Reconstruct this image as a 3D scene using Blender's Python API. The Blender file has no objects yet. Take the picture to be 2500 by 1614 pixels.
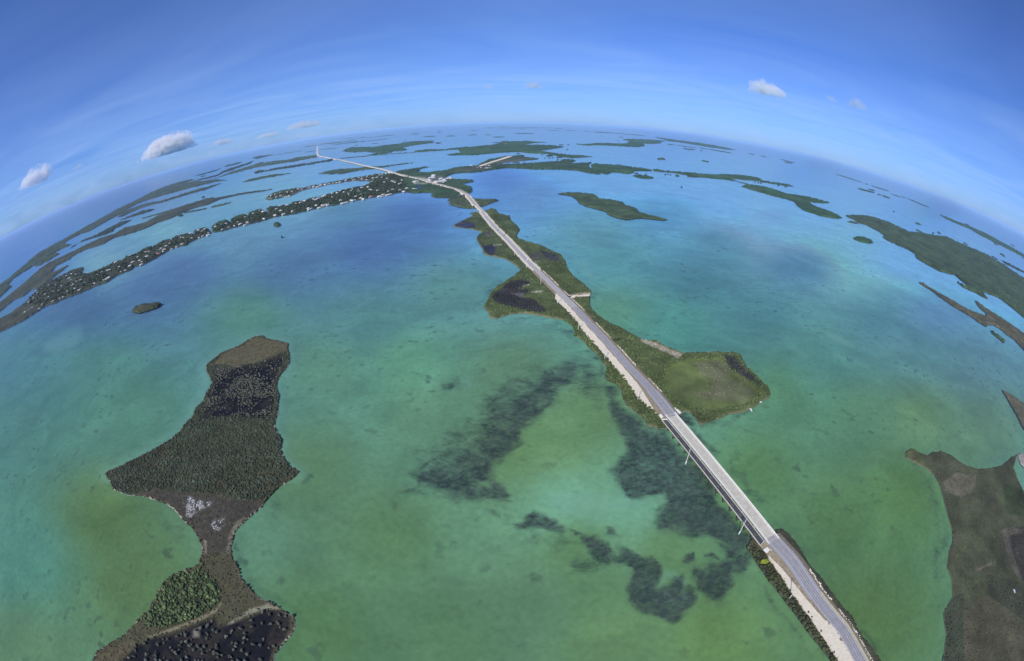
import bpy, math, random
import numpy as np
from mathutils import Matrix, Vector
from mathutils.geometry import delaunay_2d_cdt

random.seed(7)
RNG = np.random.default_rng(7)
S = bpy.context.scene

# ------------------------------------------------------------------ camera
# 16 mm full-frame fisheye (equisolid) looking down at the keys from 250 m
PW, PH, FPX = 2500, 1614, 1105.0
PITCH, ROLL, CAMH = math.radians(26.65), math.radians(-0.26), 250.0
_cp, _sp = math.cos(PITCH), math.sin(PITCH)
_F = np.array([0, _cp, -_sp]); _U0 = np.array([0, _sp, _cp]); _R0 = np.array([1.0, 0, 0])
_R = math.cos(ROLL) * _R0 + math.sin(ROLL) * _U0
_U = -math.sin(ROLL) * _R0 + math.cos(ROLL) * _U0
CAM = np.array([0.0, 0.0, CAMH])
cd = bpy.data.cameras.new('camera')
co = bpy.data.objects.new('camera', cd)
S.collection.objects.link(co)
S.camera = co
cd.type = 'PANO'
cd.sensor_fit = 'HORIZONTAL'
cd.sensor_width = 36.0
cd.panorama_type = 'FISHEYE_EQUISOLID'
cd.fisheye_lens = FPX / PW * 36.0
cd.fisheye_fov = math.radians(220)
cd.clip_start = 0.5
cd.clip_end = 300000.0
co.matrix_world = Matrix(((_R[0], _U[0], -_F[0], 0), (_R[1], _U[1], -_F[1], 0),
                          (_R[2], _U[2], -_F[2], CAMH), (0, 0, 0, 1)))

# ------------------------------------------------------------------ sky and sun
SUN_EL = math.radians(40)
SHADOW_AZ = math.radians(27)                      # shadows run this far right of straight ahead
SUN_DIR = np.array([-math.sin(SHADOW_AZ) * math.cos(SUN_EL), -math.cos(SHADOW_AZ) * math.cos(SUN_EL), math.sin(SUN_EL)])
W = bpy.data.worlds.new('World')
S.world = W
W.use_nodes = True
nt = W.node_tree
nt.nodes.clear()


def N(tree, kind, **kw):
    n = tree.nodes.new(kind)
    for k, v in kw.items():
        if k.startswith('i_'):
            n.inputs[k[2:].replace('_', ' ')].default_value = v
        elif k[0] == 'n' and k[1:].isdigit():
            n.inputs[int(k[1:])].default_value = v
        else:
            setattr(n, k, v)
    return n


def LK(tree, a, b):
    tree.links.new(a, b)


sky = N(nt, 'ShaderNodeTexSky', sky_type='NISHITA', sun_disc=False)
sky.sun_elevation = SUN_EL
sky.sun_rotation = math.atan2(SUN_DIR[0], SUN_DIR[1])
sky.altitude = 250
sky.air_density = 0.8
sky.dust_density = 0.45
sky.ozone_density = 8.0
hs = N(nt, 'ShaderNodeMix', data_type='RGBA', blend_type='MULTIPLY')
hs.inputs['Factor'].default_value = 1.0
hs.inputs['B'].default_value = (0.50, 0.69, 1.10, 1)          # the photograph's cool white balance
LK(nt, sky.outputs[0], hs.inputs['A'])
# thin cirrus streaks lying on a plane high above
tc = N(nt, 'ShaderNodeTexCoord')
sep = N(nt, 'ShaderNodeSeparateXYZ')
LK(nt, tc.outputs['Generated'], sep.inputs[0])
zc = N(nt, 'ShaderNodeMath', operation='MAXIMUM', n1=0.03)
LK(nt, sep.outputs['Z'], zc.inputs[0])
dv = N(nt, 'ShaderNodeVectorMath', operation='DIVIDE')
cz = N(nt, 'ShaderNodeCombineXYZ')
for i in range(3):
    LK(nt, zc.outputs[0], cz.inputs[i])
LK(nt, tc.outputs['Generated'], dv.inputs[0])
LK(nt, cz.outputs[0], dv.inputs[1])
mp = N(nt, 'ShaderNodeMapping')
mp.inputs['Rotation'].default_value = (0, 0, math.radians(-8))
mp.inputs['Scale'].default_value = (0.26, 0.42, 1)
mp.inputs['Location'].default_value = (0.35, 0.1, 0)
LK(nt, dv.outputs[0], mp.inputs[0])
cn = N(nt, 'ShaderNodeTexNoise', i_Scale=1.0, i_Detail=5.0, i_Roughness=0.50, i_Distortion=1.0)
LK(nt, mp.outputs[0], cn.inputs['Vector'])
cr = N(nt, 'ShaderNodeValToRGB')
cr.color_ramp.elements[0].position = 0.10
cr.color_ramp.elements[0].color = (0, 0, 0, 1)
cr.color_ramp.elements[1].position = 1.0
cr.color_ramp.elements[1].color = (1, 1, 1, 1)
LK(nt, cn.outputs[0], cr.inputs[0])
cm = N(nt, 'ShaderNodeMath', operation='MULTIPLY', n1=0.72)
LK(nt, cr.outputs[0], cm.inputs[0])
za = N(nt, 'ShaderNodeMath', operation='ADD', n1=0.03)
LK(nt, sep.outputs['Z'], za.inputs[0])
zd = N(nt, 'ShaderNodeMath', operation='DIVIDE', n0=0.135, use_clamp=True)
LK(nt, za.outputs[0], zd.inputs[1])
cv = N(nt, 'ShaderNodeMath', operation='MULTIPLY')
LK(nt, cm.outputs[0], cv.inputs[0])
LK(nt, zd.outputs[0], cv.inputs[1])
mx = N(nt, 'ShaderNodeMix', data_type='RGBA')
LK(nt, cv.outputs[0], mx.inputs['Factor'])
LK(nt, hs.outputs['Result'], mx.inputs['A'])
mx.inputs['B'].default_value = (3.3, 5.0, 8.1, 1)
bg = N(nt, 'ShaderNodeBackground', i_Strength=0.122)
LK(nt, mx.outputs['Result'], bg.inputs[0])
wo = N(nt, 'ShaderNodeOutputWorld')
LK(nt, bg.outputs[0], wo.inputs[0])

sl = bpy.data.lights.new('sun', 'SUN')
sl.energy = 4.2
sl.angle = math.radians(0.53)
sl.color = (1.0, 0.95, 0.87)
so = bpy.data.objects.new('sun', sl)
S.collection.objects.link(so)
so.rotation_euler = Vector(SUN_DIR).to_track_quat('Z', 'Y').to_euler()
so.location = (0, 0, 600)

S.view_settings.view_transform = 'Standard'
S.view_settings.look = 'None'
S.view_settings.exposure = 0.0
S.view_settings.gamma = 1.0
S.view_settings.use_curve_mapping = False
cy = S.cycles
cy.use_denoising = True
cy.max_bounces = 8
cy.diffuse_bounces = 2
cy.glossy_bounces = 2
cy.transmission_bounces = 2
cy.volume_bounces = 4
cy.transparent_max_bounces = 12
cy.caustics_reflective = False
cy.caustics_refractive = False


# ------------------------------------------------------------------ pixel <-> place
def ray(px):
    px = np.asarray(px, float)
    u = px[..., 0] - PW / 2
    v = PH / 2 - px[..., 1]
    rr = np.hypot(u, v) + 1e-9
    th = 2 * np.arcsin(np.clip(rr / (2 * FPX), -1, 1))
    s = np.sin(th)
    return (s * u / rr)[..., None] * _R + (s * v / rr)[..., None] * _U + np.cos(th)[..., None] * _F


def ground(px, z=0.0):
    """where a line of sight meets the level plane at height z"""
    d = ray(px)
    t = (CAMH - np.asarray(z)) / np.maximum(-d[..., 2], 2.5e-3)
    return (CAM + d * t[..., None])


def to_px(P):
    d = np.asarray(P, float) - CAM
    d = d / np.linalg.norm(d, axis=-1, keepdims=True)
    x, y, z = d @ _R, d @ _U, d @ _F
    th = np.arccos(np.clip(z, -1, 1))
    s = np.hypot(x, y) + 1e-12
    rr = 2 * FPX * np.sin(th / 2)
    return np.stack([PW / 2 + rr * x / s, PH / 2 - rr * y / s], -1)


# views of the photograph the outlines were read from: left, top, enlargement
REG = dict(A=(0, 250, 2.75), B=(700, 250, 2.75), C=(1300, 250, 3.85), D=(1850, 350, 2.8), E=(1050, 400, 3.85),
           F=(1350, 700, 3.85), G=(1500, 1000, 2.5086), I=(0, 500, 5.1333), J=(400, 300, 5.965),
           K=(2200, 400, 5.1333), L=(1850, 1150, 3.319), M=(1550, 960, 6.4167), N=(1650, 1180, 7.7),
           O=(920, 360, 7.7), P=(740, 320, 7.7), Q=(2150, 900, 2.157), R=(1000, 280, 4.772), S=(1380, 300, 4.772),
           T=(900, 860, 2.851), U=(1500, 1200, 3.72), V=(0, 650, 4.4), W=(440, 800, 5.134), X=(220, 1050, 4.4185),
           Y=(200, 1300, 4.2607), Z=(1140, 600, 5.9235), a=(280, 420, 5.9225), b=(2180, 640, 5.922),
           c=(1950, 480, 5.5), s=(0, 0, 1.0), d=(1250, 0, 1.909), e=(0, 0, 1.909))


def pl(txt):
    """'F 1,2 3,4 | Z 5,6' -> source pixels"""
    out = []
    for part in txt.split('|'):
        w = part.split()
        x0, y0, s = REG[w[0]]
        for p in w[1:]:
            x, y = p.split(',')
            out.append((x0 + float(x) / s, y0 + float(y) / s))
    return np.array(out)


# ------------------------------------------------------------------ numpy helpers
def sstep(a, b, x):
    t = np.clip((x - a) / (b - a), 0, 1)
    return t * t * (3 - 2 * t)


def inside(P, poly):
    x, y = P[:, 0], P[:, 1]
    r = np.zeros(len(P), bool)
    n = len(poly)
    for i in range(n):
        x1, y1 = poly[i]
        x2, y2 = poly[(i + 1) % n]
        if y1 == y2:
            continue
        c = ((y1 > y) != (y2 > y)) & (x < (x2 - x1) * (y - y1) / (y2 - y1) + x1)
        r ^= c
    return r


def dist_poly(P, poly, closed=True):
    best = np.full(len(P), 1e18)
    n = len(poly)
    for i in range(n if closed else n - 1):
        a = poly[i]
        b = poly[(i + 1) % n]
        ab = b - a
        L2 = ab @ ab + 1e-12
        t = np.clip(((P - a) @ ab) / L2, 0, 1)
        q = P - (a + t[:, None] * ab)
        best = np.minimum(best, (q * q).sum(1))
    return np.sqrt(best)


def soft(P, poly, w):
    """1 well inside the outline, 0 outside, blurred over w"""
    res = np.zeros(len(P))
    lo = poly.min(0) - 2 * w
    hi = poly.max(0) + 2 * w
    m = ((P >= lo) & (P <= hi)).all(1)
    if not m.any():
        return res
    Q = P[m]
    d = dist_poly(Q, poly)
    d = np.where(inside(Q, poly), d, -d)
    res[m] = sstep(-w, w, d)
    return res


_perm = np.random.default_rng(3).random((256, 256))


def vnoise(x, y):
    xi = np.floor(x).astype(int)
    yi = np.floor(y).astype(int)
    fx = x - xi
    fy = y - yi
    fx = fx * fx * (3 - 2 * fx)
    fy = fy * fy * (3 - 2 * fy)
    a = _perm[xi & 255, yi & 255]
    b = _perm[(xi + 1) & 255, yi & 255]
    c = _perm[xi & 255, (yi + 1) & 255]
    d = _perm[(xi + 1) & 255, (yi + 1) & 255]
    return (a * (1 - fx) + b * fx) * (1 - fy) + (c * (1 - fx) + d * fx) * fy


def fbm(x, y, o=4):
    s = 0.0
    a = 0.5
    for k in range(o):
        s = s + a * vnoise(x * 2 ** k + 17 * k, y * 2 ** k + 31 * k)
        a *= 0.5
    return s / (1 - 0.5 ** o)


def catmull(pts, n=8):
    pts = np.asarray(pts, float)
    p = np.vstack([2 * pts[0] - pts[1], pts, 2 * pts[-1] - pts[-2]])
    out = []
    for i in range(1, len(p) - 2):
        for k in range(n):
            t = k / n
            out.append(0.5 * (2 * p[i] + (p[i + 1] - p[i - 1]) * t + (2 * p[i - 1] - 5 * p[i] + 4 * p[i + 1] - p[i + 2]) * t * t
                              + (3 * p[i] - p[i - 1] - 3 * p[i + 1] + p[i + 2]) * t ** 3))
    out.append(p[-2])
    return np.array(out)


def resample(pts, step):
    pts = np.asarray(pts, float)
    seg = np.linalg.norm(np.diff(pts, axis=0), axis=1)
    s = np.concatenate([[0], np.cumsum(seg)])
    n = max(2, int(round(s[-1] / step)) + 1)
    q = np.linspace(0, s[-1], n)
    return np.stack([np.interp(q, s, pts[:, k]) for k in range(pts.shape[1])], 1)


# ------------------------------------------------------------------ object helpers
COL = S.collection


def tag(o, label=None, cat=None, group=None, kind=None):
    if label:
        o['label'] = label
    if cat:
        o['category'] = cat
    if group:
        o['group'] = group
    if kind:
        o['kind'] = kind
    return o


def mesh_np(name, V, Fc, mat, parent=None, smooth=False, attrs=None):
    """V (n,3), Fc: (m,3) or (m,4) array"""
    me = bpy.data.meshes.new(name)
    V = np.asarray(V, np.float32)
    Fc = np.asarray(Fc, np.int32)
    m, k = Fc.shape
    me.vertices.add(len(V))
    me.vertices.foreach_set('co', V.ravel())
    me.loops.add(m * k)
    me.loops.foreach_set('vertex_index', Fc.ravel())
    me.polygons.add(m)
    me.polygons.foreach_set('loop_start', np.arange(0, m * k, k, dtype=np.int32))
    me.polygons.foreach_set('loop_total', np.full(m, k, np.int32))
    if smooth:
        me.polygons.foreach_set('use_smooth', np.ones(m, bool))
    for an, (typ, dat) in (attrs or {}).items():
        at = me.attributes.new(an, typ, 'POINT')
        if typ == 'FLOAT':
            at.data.foreach_set('value', np.asarray(dat, np.float32).ravel())
        else:
            dd = np.asarray(dat, np.float32)
            if dd.shape[1] == 3:
                dd = np.hstack([dd, np.ones((len(dd), 1), np.float32)])
            at.data.foreach_set('color', dd.ravel())
    me.update(calc_edges=True)
    me.validate()
    if mat:
        me.materials.append(mat)
    o = bpy.data.objects.new(name, me)
    COL.objects.link(o)
    if parent:
        o.parent = parent
    return o


class MB:
    """collects boxes, prisms and tubes into one mesh"""

    def __init__(s):
        s.v = []
        s.f = []

    def add(s, v, f):
        b = len(s.v)
        s.v += [tuple(map(float, p)) for p in v]
        s.f += [tuple(b + i for i in q) for q in f]
        return s

    def box(s, c, d, rz=0.0, taper=1.0):
        c_, s_ = math.cos(rz), math.sin(rz)
        v = []
        for z, t in ((-.5, 1), (.5, taper)):
            for x, y in ((-.5, -.5), (.5, -.5), (.5, .5), (-.5, .5)):
                X, Y = x * d[0] * t, y * d[1] * t
                v.append((c[0] + X * c_ - Y * s_, c[1] + X * s_ + Y * c_, c[2] + z * d[2]))
        return s.add(v, [(3, 2, 1, 0), (4, 5, 6, 7), (0, 1, 5, 4), (1, 2, 6, 5), (2, 3, 7, 6), (3, 0, 4, 7)])

    def tube(s, a, b, r0, r1, n=8):
        a = Vector(a)
        b = Vector(b)
        q = (b - a).to_track_quat('Z', 'Y')
        v = []
        for p, r in ((a, r0), (b, r1)):
            for k in range(n):
                w = q @ Vector((math.cos(2 * math.pi * k / n) * r, math.sin(2 * math.pi * k / n) * r, 0))
                v.append(p + w)
        f = [(k, (k + 1) % n, n + (k + 1) % n, n + k) for k in range(n)]
        f.append(tuple(range(n - 1, -1, -1)))
        f.append(tuple(range(n, 2 * n)))
        return s.add(v, f)

    def mesh(s, name, mat):
        me = bpy.data.meshes.new(name)
        me.from_pydata(s.v, [], s.f)
        me.update()
        me.materials.append(mat)
        return me

    def build(s, name, mat, parent=None, loc=None):
        o = bpy.data.objects.new(name, s.mesh(name, mat))
        COL.objects.link(o)
        if parent:
            o.parent = parent
        if loc is not None:
            o.location = loc
        return o


def empty(name, loc, rz=0.0):
    o = bpy.data.objects.new(name, None)
    COL.objects.link(o)
    o.location = loc
    o.rotation_euler = (0, 0, rz)
    o.empty_display_size = 1
    return o


def from_mesh(name, me, parent=None, loc=(0, 0, 0), rz=0.0, sc=None):
    o = bpy.data.objects.new(name, me)
    COL.objects.link(o)
    o.location = loc
    o.rotation_euler = (0, 0, rz)
    if sc:
        o.scale = sc
    if parent:
        o.parent = parent
    return o


# ------------------------------------------------------------------ materials
def mat(name, col, rough=0.8, var=0.25, scale=0.5, attr=None, rnd=0.0, spec=0.3, fine=None, metallic=0.0):
    """base colour, mottled by two noises; attr multiplies by a colour attribute; rnd varies by object"""
    m = bpy.data.materials.new(name)
    m.use_nodes = True
    t = m.node_tree
    b = t.nodes['Principled BSDF']
    b.inputs['Roughness'].default_value = rough
    b.inputs['Specular IOR Level'].default_value = spec
    b.inputs['Metallic'].default_value = metallic
    g = N(t, 'ShaderNodeNewGeometry')
    n1 = N(t, 'ShaderNodeTexNoise', i_Scale=scale, i_Detail=5.0, i_Roughness=0.6)
    LK(t, g.outputs['Position'], n1.inputs['Vector'])
    mr = N(t, 'ShaderNodeMapRange', n1=0.3, n2=0.7, n3=1 - var, n4=1 + var)
    LK(t, n1.outputs[0], mr.inputs[0])
    fac = mr.outputs[0]
    if rnd:
        oi = N(t, 'ShaderNodeObjectInfo')
        m2 = N(t, 'ShaderNodeMapRange', n1=0.0, n2=1.0, n3=1 - rnd, n4=1 + rnd)
        LK(t, oi.outputs['Random'], m2.inputs[0])
        mu = N(t, 'ShaderNodeMath', operation='MULTIPLY')
        LK(t, fac, mu.inputs[0])
        LK(t, m2.outputs[0], mu.inputs[1])
        fac = mu.outputs[0]
    vm = N(t, 'ShaderNodeVectorMath', operation='SCALE')
    if attr:
        at = N(t, 'ShaderNodeAttribute', attribute_name=attr)
        mm = N(t, 'ShaderNodeVectorMath', operation='MULTIPLY')
        LK(t, at.outputs['Color'], mm.inputs[0])
        mm.inputs[1].default_value = col
        LK(t, mm.outputs[0], vm.inputs[0])
    else:
        vm.inputs[0].default_value = col
    LK(t, fac, vm.inputs['Scale'])
    LK(t, vm.outputs[0], b.inputs['Base Color'])
    return m


M_CANOPY = mat('mangrove_leaves', (1, 1, 1), 0.75, 0.30, 0.05, attr='tint', spec=0.2)
M_LAND = mat('shore_marl', (1, 1, 1), 0.9, 0.25, 0.2, attr='tint', spec=0.1)
M_BUSH = mat('bush_leaves', (0.118, 0.120, 0.082), 0.75, 0.30, 0.9, rnd=0.35, spec=0.2)
M_TREE = mat('tree_leaves', (0.045, 0.066, 0.032), 0.7, 0.35, 0.25, rnd=0.3, spec=0.2)
M_LIME = mat('lime_leaves', (0.25, 0.30, 0.03), 0.7, 0.3, 1.0, spec=0.2)
M_TRUNK = mat('bark', (0.10, 0.085, 0.07), 0.9, 0.3, 3.0)
M_SAND = mat('coral_sand', (0.74, 0.66, 0.50), 0.9, 0.10, 0.35, spec=0.1)
M_VERGE = mat('dry_verge', (0.26, 0.22, 0.15), 0.95, 0.35, 0.6, spec=0.1)
M_ROCK = mat('limestone', (0.55, 0.51, 0.42), 0.9, 0.25, 1.5, rnd=0.2, spec=0.1)
M_ASPH = mat('asphalt', (0.35, 0.342, 0.345), 0.9, 0.16, 0.25, spec=0.2)
M_ASPHOLD = mat('old_asphalt', (0.070, 0.072, 0.088), 0.9, 0.15, 0.5, spec=0.2)
M_ASPHNEW = mat('pale_approach_asphalt', (0.35, 0.345, 0.35), 0.9, 0.08, 0.5, spec=0.2)
M_ASPHFAR = mat('bleached_asphalt', (0.50, 0.485, 0.46), 0.9, 0.14, 0.15, spec=0.2)
M_TRACK = mat('tyre_worn_asphalt', (0.255, 0.25, 0.262), 0.85, 0.15, 0.5, spec=0.2)
M_DECK = mat('bridge_concrete', (0.60, 0.565, 0.455), 0.9, 0.12, 0.35, spec=0.2)
M_DECKTRK = mat('worn_concrete', (0.46, 0.435, 0.365), 0.9, 0.15, 0.35, spec=0.2)
M_PARA = mat('white_concrete', (0.78, 0.76, 0.70), 0.85, 0.10, 0.8, spec=0.2)
M_OLDCURB = mat('weathered_concrete', (0.58, 0.55, 0.42), 0.9, 0.25, 1.2, spec=0.2)
M_PIER = mat('pier_concrete', (0.42, 0.40, 0.35), 0.9, 0.2, 0.8, spec=0.2)
M_OLDPIER = mat('shade_darkened_concrete', (0.10, 0.10, 0.085), 0.9, 0.3, 0.8, spec=0.2)  # darkened to stand in for the shade under the old deck
M_YEL = mat('yellow_paint', (0.55, 0.43, 0.10), 0.8, 0.2, 1.0)
M_WHT = mat('white_paint', (0.72, 0.71, 0.66), 0.8, 0.15, 1.0)
M_POLE = mat('pole_concrete', (0.72, 0.70, 0.66), 0.85, 0.10, 2.0)
M_STEEL = mat('galvanised_steel', (0.35, 0.36, 0.38), 0.5, 0.1, 3.0, metallic=0.6)
M_WALL = mat('house_wall', (0.70, 0.66, 0.58), 0.85, 0.10, 0.5, rnd=0.15)
M_ROOFW = mat('white_roof', (0.66, 0.66, 0.66), 0.6, 0.06, 0.5, rnd=0.22)
M_ROOFG = mat('grey_roof', (0.46, 0.47, 0.48), 0.7, 0.12, 0.5, rnd=0.15)
M_ROOFT = mat('tan_roof', (0.60, 0.50, 0.38), 0.8, 0.12, 0.5, rnd=0.15)
M_ROOFR = mat('red_tile_roof', (0.48, 0.17, 0.09), 0.8, 0.12, 0.5, rnd=0.1)
M_WIN = mat('window_glass', (0.05, 0.07, 0.09), 0.15, 0.05, 1.0, spec=0.6)
M_CARD = mat('dark_car_paint', (0.03, 0.035, 0.05), 0.35, 0.05, 1.0, spec=0.5)
M_CARW = mat('white_car_paint', (0.75, 0.75, 0.74), 0.35, 0.05, 1.0, spec=0.5)
M_TYRE = mat('tyre_rubber', (0.02, 0.02, 0.02), 0.9, 0.05, 1.0)
M_BOAT = mat('boat_hull', (0.80, 0.80, 0.78), 0.4, 0.05, 1.0)
M_POND = mat('pond_water', (0.02, 0.06, 0.22), 0.12, 0.1, 0.1, spec=0.5)

# ------------------------------------------------------------------ outlines of the keys (read from the photograph)
HOUR = pl("""W 1040,100 940,110 840,155 760,215 640,265 520,310 420,390 340,455 320,490 335,570 370,620 400,690 360,760 320,810 295,910 230,965 185,1010 170,1090 120,1150 50,1210
| X 972,4 880,90 700,200 500,300 330,390 200,440 160,480 215,560 250,650 400,705 560,715 700,755 820,800 900,850 940,900 1000,970 1090,1050 1150,1130 1190,1220
| Y 1250,200 1215,330 1130,370 1060,395 1000,410 900,470 820,560 780,640 730,720 710,790 640,850 560,930 480,1020 440,1070 340,1120 240,1180 150,1240 110,1338 100,1420 300,1560 1200,1620 1900,1500
 2005,1338 2010,1270 2080,1180 2180,1070 2230,960 2200,870 2100,810 2040,760 1950,720 1860,680 1780,610 1690,510 1650,440 1640,370 1590,300 1560,240 1555,150 1580,60
| X 1560,1100 1640,1020 1740,930 1850,840 1910,750 1980,680 2060,600 2180,530 2260,455 2180,400 2100,310 2060,220 2080,100 2030,40
| W 1190,1250 1200,1150 1230,1090 1230,950 1245,850 1215,760 1220,680 1250,600 1320,530 1380,440 1375,360 1360,280 1360,190 1290,175 1180,150 1100,140""")
CAUSEWAY = pl("""F 1055,1335 980,1325 900,1310 850,1240 780,1180 690,1110 660,1040 640,960 590,910 510,880 500,830 510,760 460,700 430,640 360,590 310,530 270,490 210,465 220,430 190,370 110,315
| Z 1200,1040 1050,1010 900,985 750,975 600,1000 500,1030 420,1055 340,1040 310,960 240,890 260,850 300,800 330,710 420,600 520,545 650,460 760,370 770,340 720,290 640,240 560,195 440,165 330,150 250,120 230,60
| E 440,720 440,690 490,640 400,615 330,610 215,590 240,565 320,530 400,490 375,465 440,455 470,448 520,440 580,420 620,430 650,470 750,490 760,530 820,580 845,620 815,670 825,700 920,735 1050,770 1130,810 1230,855 1270,910 1290,980 1350,1060 1430,1120 1490,1170 1515,1200
| F 355,70 345,130 350,190 400,250 470,310 560,360 640,390 720,440 800,480 880,510 980,520 1060,570 1150,600 1220,630 1400,625 1560,620 1680,625 1760,640 1785,690 1820,760 1900,830 1960,900 2020,950 2045,1010 2030,1040 1960,1080 1860,1150 1780,1180 1650,1200 1560,1240 1470,1270 1390,1300 1340,1240 1280,1180 1220,1165 1150,1185 1110,1220 1060,1240""")
CURVE = pl("O 1330,990 1400,1010 1355,1055 1400,1080 1500,1105 1620,1130 1700,1145 1830,1150 1880,1135 1960,1115 2080,1080 2200,1020 2290,990 2200,975 2050,975 1850,970 1780,940 1700,900 1620,885 1540,915 1440,925 1370,955")
EASTKEY = pl("""a 1422,868 1550,855 1650,820 1800,780 2000,740 2200,690 | J 1500,1400 1700,1350 1900,1325 2150,1260
| P 462,1401 620,1385 750,1350 900,1310 1050,1290 1150,1270 1300,1240 1500,1215 1640,1195 1750,1160 1900,1145 2000,1150 2100,1160
| O 924,842 1000,845 1060,860 1020,910 1100,935 1250,940 1380,930 1480,905 1520,880 1600,885 1700,870 1790,810 1780,740 1700,720 1580,685 1700,660 1810,640 1810,615 1700,605 1500,600 1420,590 1350,550 1230,594
| R 420,720 500,690 600,675 750,670 870,655 1000,635 1150,620 1300,625 1450,635 1600,635 1800,640 1950,650 2100,680 2200,695 2230,685 2180,650 2110,620 2085,590 2120,550 2080,560 1950,565 1860,560 1940,540 1900,520 1770,520 1780,535 1600,550 1400,565 1200,575 1020,580 1010,575 1150,555 1300,540 1490,520 1500,505 1340,495 1330,470 1180,480 1080,490 1000,510 930,520 830,565 790,590 700,600 530,615
| O 1300,430 1100,450 1000,465 900,470 770,460 810,430 800,410 880,385 1000,360 860,370 700,395 560,420 400,440 350,465 280,462
| P 1640,785 1560,790 1400,810 1250,830 1050,865 930,880 800,905 700,930 560,950 420,980 300,1005 150,1030 0,1070
| J 1950,950 1830,970 1700,990 1580,1030 1500,1080 1480,1110 1550,1120 1700,1090 1880,1050 2000,990
| P 0,1115 150,1075 330,1040 500,1000 640,985 760,960 900,940 1000,930 1100,940 1200,935 1270,950 1230,990 1090,1040 1000,1045 900,1070 830,1085 700,1115 540,1160 450,1185 340,1230 250,1240 100,1270 20,1310
| J 2150,1100 2050,1130 1900,1150 1800,1195 1700,1205 1550,1220 1490,1250 | a 2240,590 2200,570 2120,540 2050,550 1940,590 1930,630 1860,610 1760,640 1680,690 1690,745 1620,695 1500,720 1402,790""")
WESTKEY = pl("""s -60,840 | V 0,705 100,660 250,580 380,500 480,430 600,390 720,330 850,290 1000,220 1150,170 1250,100 1400,40 | a 280,1370 420,1330 540,1270 680,1190 800,1120 900,1080 1020,1060 1100,1010 1200,960 1300,920 1400,880
 1350,820 1300,805 1250,815 1150,850 1120,910 1070,885 1000,900 880,930 810,990 800,970 690,995 620,1040 540,1085 500,1080 400,1120 300,1190 210,1205 100,1270
| I 1420,720 1330,770 1280,790 | V 1120,0 1080,30 1000,60 950,80 870,75 900,30 890,10 780,40 700,80 620,120 560,150 500,180 400,240 340,320 290,370 200,440 100,510 0,560 | s -60,800""")
MARSH = pl("Q 130,440 160,420 200,440 245,460 270,440 320,435 370,455 410,485 450,510 520,530 570,525 640,510 690,465 720,452 700,520 725,590 760,660 | s 2580,1230 2580,1690 2340,1690 | Q 330,1540 345,1400 330,1290 380,1200 375,1110 350,1050 360,960 380,910 380,860 350,760 330,680 310,610 280,560 240,525 190,500 130,470")
SOUTH = pl("""G 830,800 815,850 850,900 870,940 900,980 950,1050 1000,1110 1050,1180 1100,1240 1150,1310 1200,1380 1260,1450 1330,1540 1400,1620
| L 1060,1640 990,1530 930,1440 860,1360 800,1270 770,1190 700,1120 640,1040 560,930 500,850 420,760 360,660 310,580 240,500 190,470 140,480 60,540""")
ISL = []        # (name, outline px, height, colour, spacing)


def isl(name, txt, h=4.5, col=(0.062, 0.085, 0.040), sp=2.2):
    ISL.append((name, pl(txt), h, col, sp))


GRN = (0.046, 0.100, 0.040)
OLV = (0.060, 0.096, 0.044)
BRN = (0.058, 0.084, 0.052)
DRK = (0.038, 0.058, 0.042)
isl('island', "R 60,435 250,425 430,415 560,405 590,440 440,465 480,475 600,470 750,470 900,455 1100,440 1300,435 1400,450 1600,455 1700,475 1780,495 1900,505 2050,495 2130,490 2000,475 1830,465 1700,450 1520,420 1600,410 1790,380 1790,370 1650,355 1500,350 1330,350 1450,330 1590,323 1500,318 1380,308 1200,310 1050,308 1090,320 930,325 1060,330 970,350 850,360 750,370 600,380 400,405 200,405 60,420", 6, GRN)
isl('island', "S 300,490 370,465 380,480 600,490 780,515 920,530 1010,550 1000,562 900,560 800,560 800,580 740,595 620,580 540,575 490,598 440,590 380,560 310,520", 5, GRN)
isl('island', "S 790,615 860,605 950,615 1030,640 1000,650 880,645", 5, GRN)
isl('island', "S 1020,545 1060,540 1150,560 1400,575 1600,595 1790,605 1800,595 2000,605 2150,620 2270,645 2290,670 2380,690 2300,685 2150,670 1990,655 1920,650 2000,680 2130,715 2300,740 | D 130,320 200,345 350,365 490,405 450,410 360,400 360,415 420,440 520,475 580,510 540,515 430,495 320,460 275,430 250,400 210,385 130,365 0,330 | C 1960,790 2020,770 1900,740 | S 1900,665 1800,655 1600,635 1430,630 1420,610 1250,580 1120,572 1030,560", 5, GRN)
isl('island', "D 20,250 120,268 200,279 245,294 200,293 100,277 20,262", 4, GRN)
isl('island', "c 630,255 720,245 860,250 980,270 1120,315 1240,355 1370,420 1480,470 1600,480 1800,515 | K 560,910 620,935 700,975 850,1040 960,1085 1080,1140 1200,1215 1290,1260 1400,1340 1540,1430 | s 2570,730 2580,850 | b 1895,800 1800,720 1700,640 1580,545 1480,490 1330,435 1300,440 1370,530 1280,490 1200,440 1100,400 1000,345 930,285 960,300 1040,340 1095,350 1000,270 940,220 900,185 800,160 680,130 580,80 | c 1674,880 1580,820 1560,760 1450,700 1330,650 1220,600 1130,545 1150,520 1080,470 1000,430 920,385 830,360 740,310 660,275", 4.5, OLV)
isl('island', "c 735,555 780,535 880,545 980,590 1000,620 940,625 840,605 760,580", 4.5, GRN)
isl('island', "c 650,335 700,328 800,352 800,366 700,350", 3.5, OLV)
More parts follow.
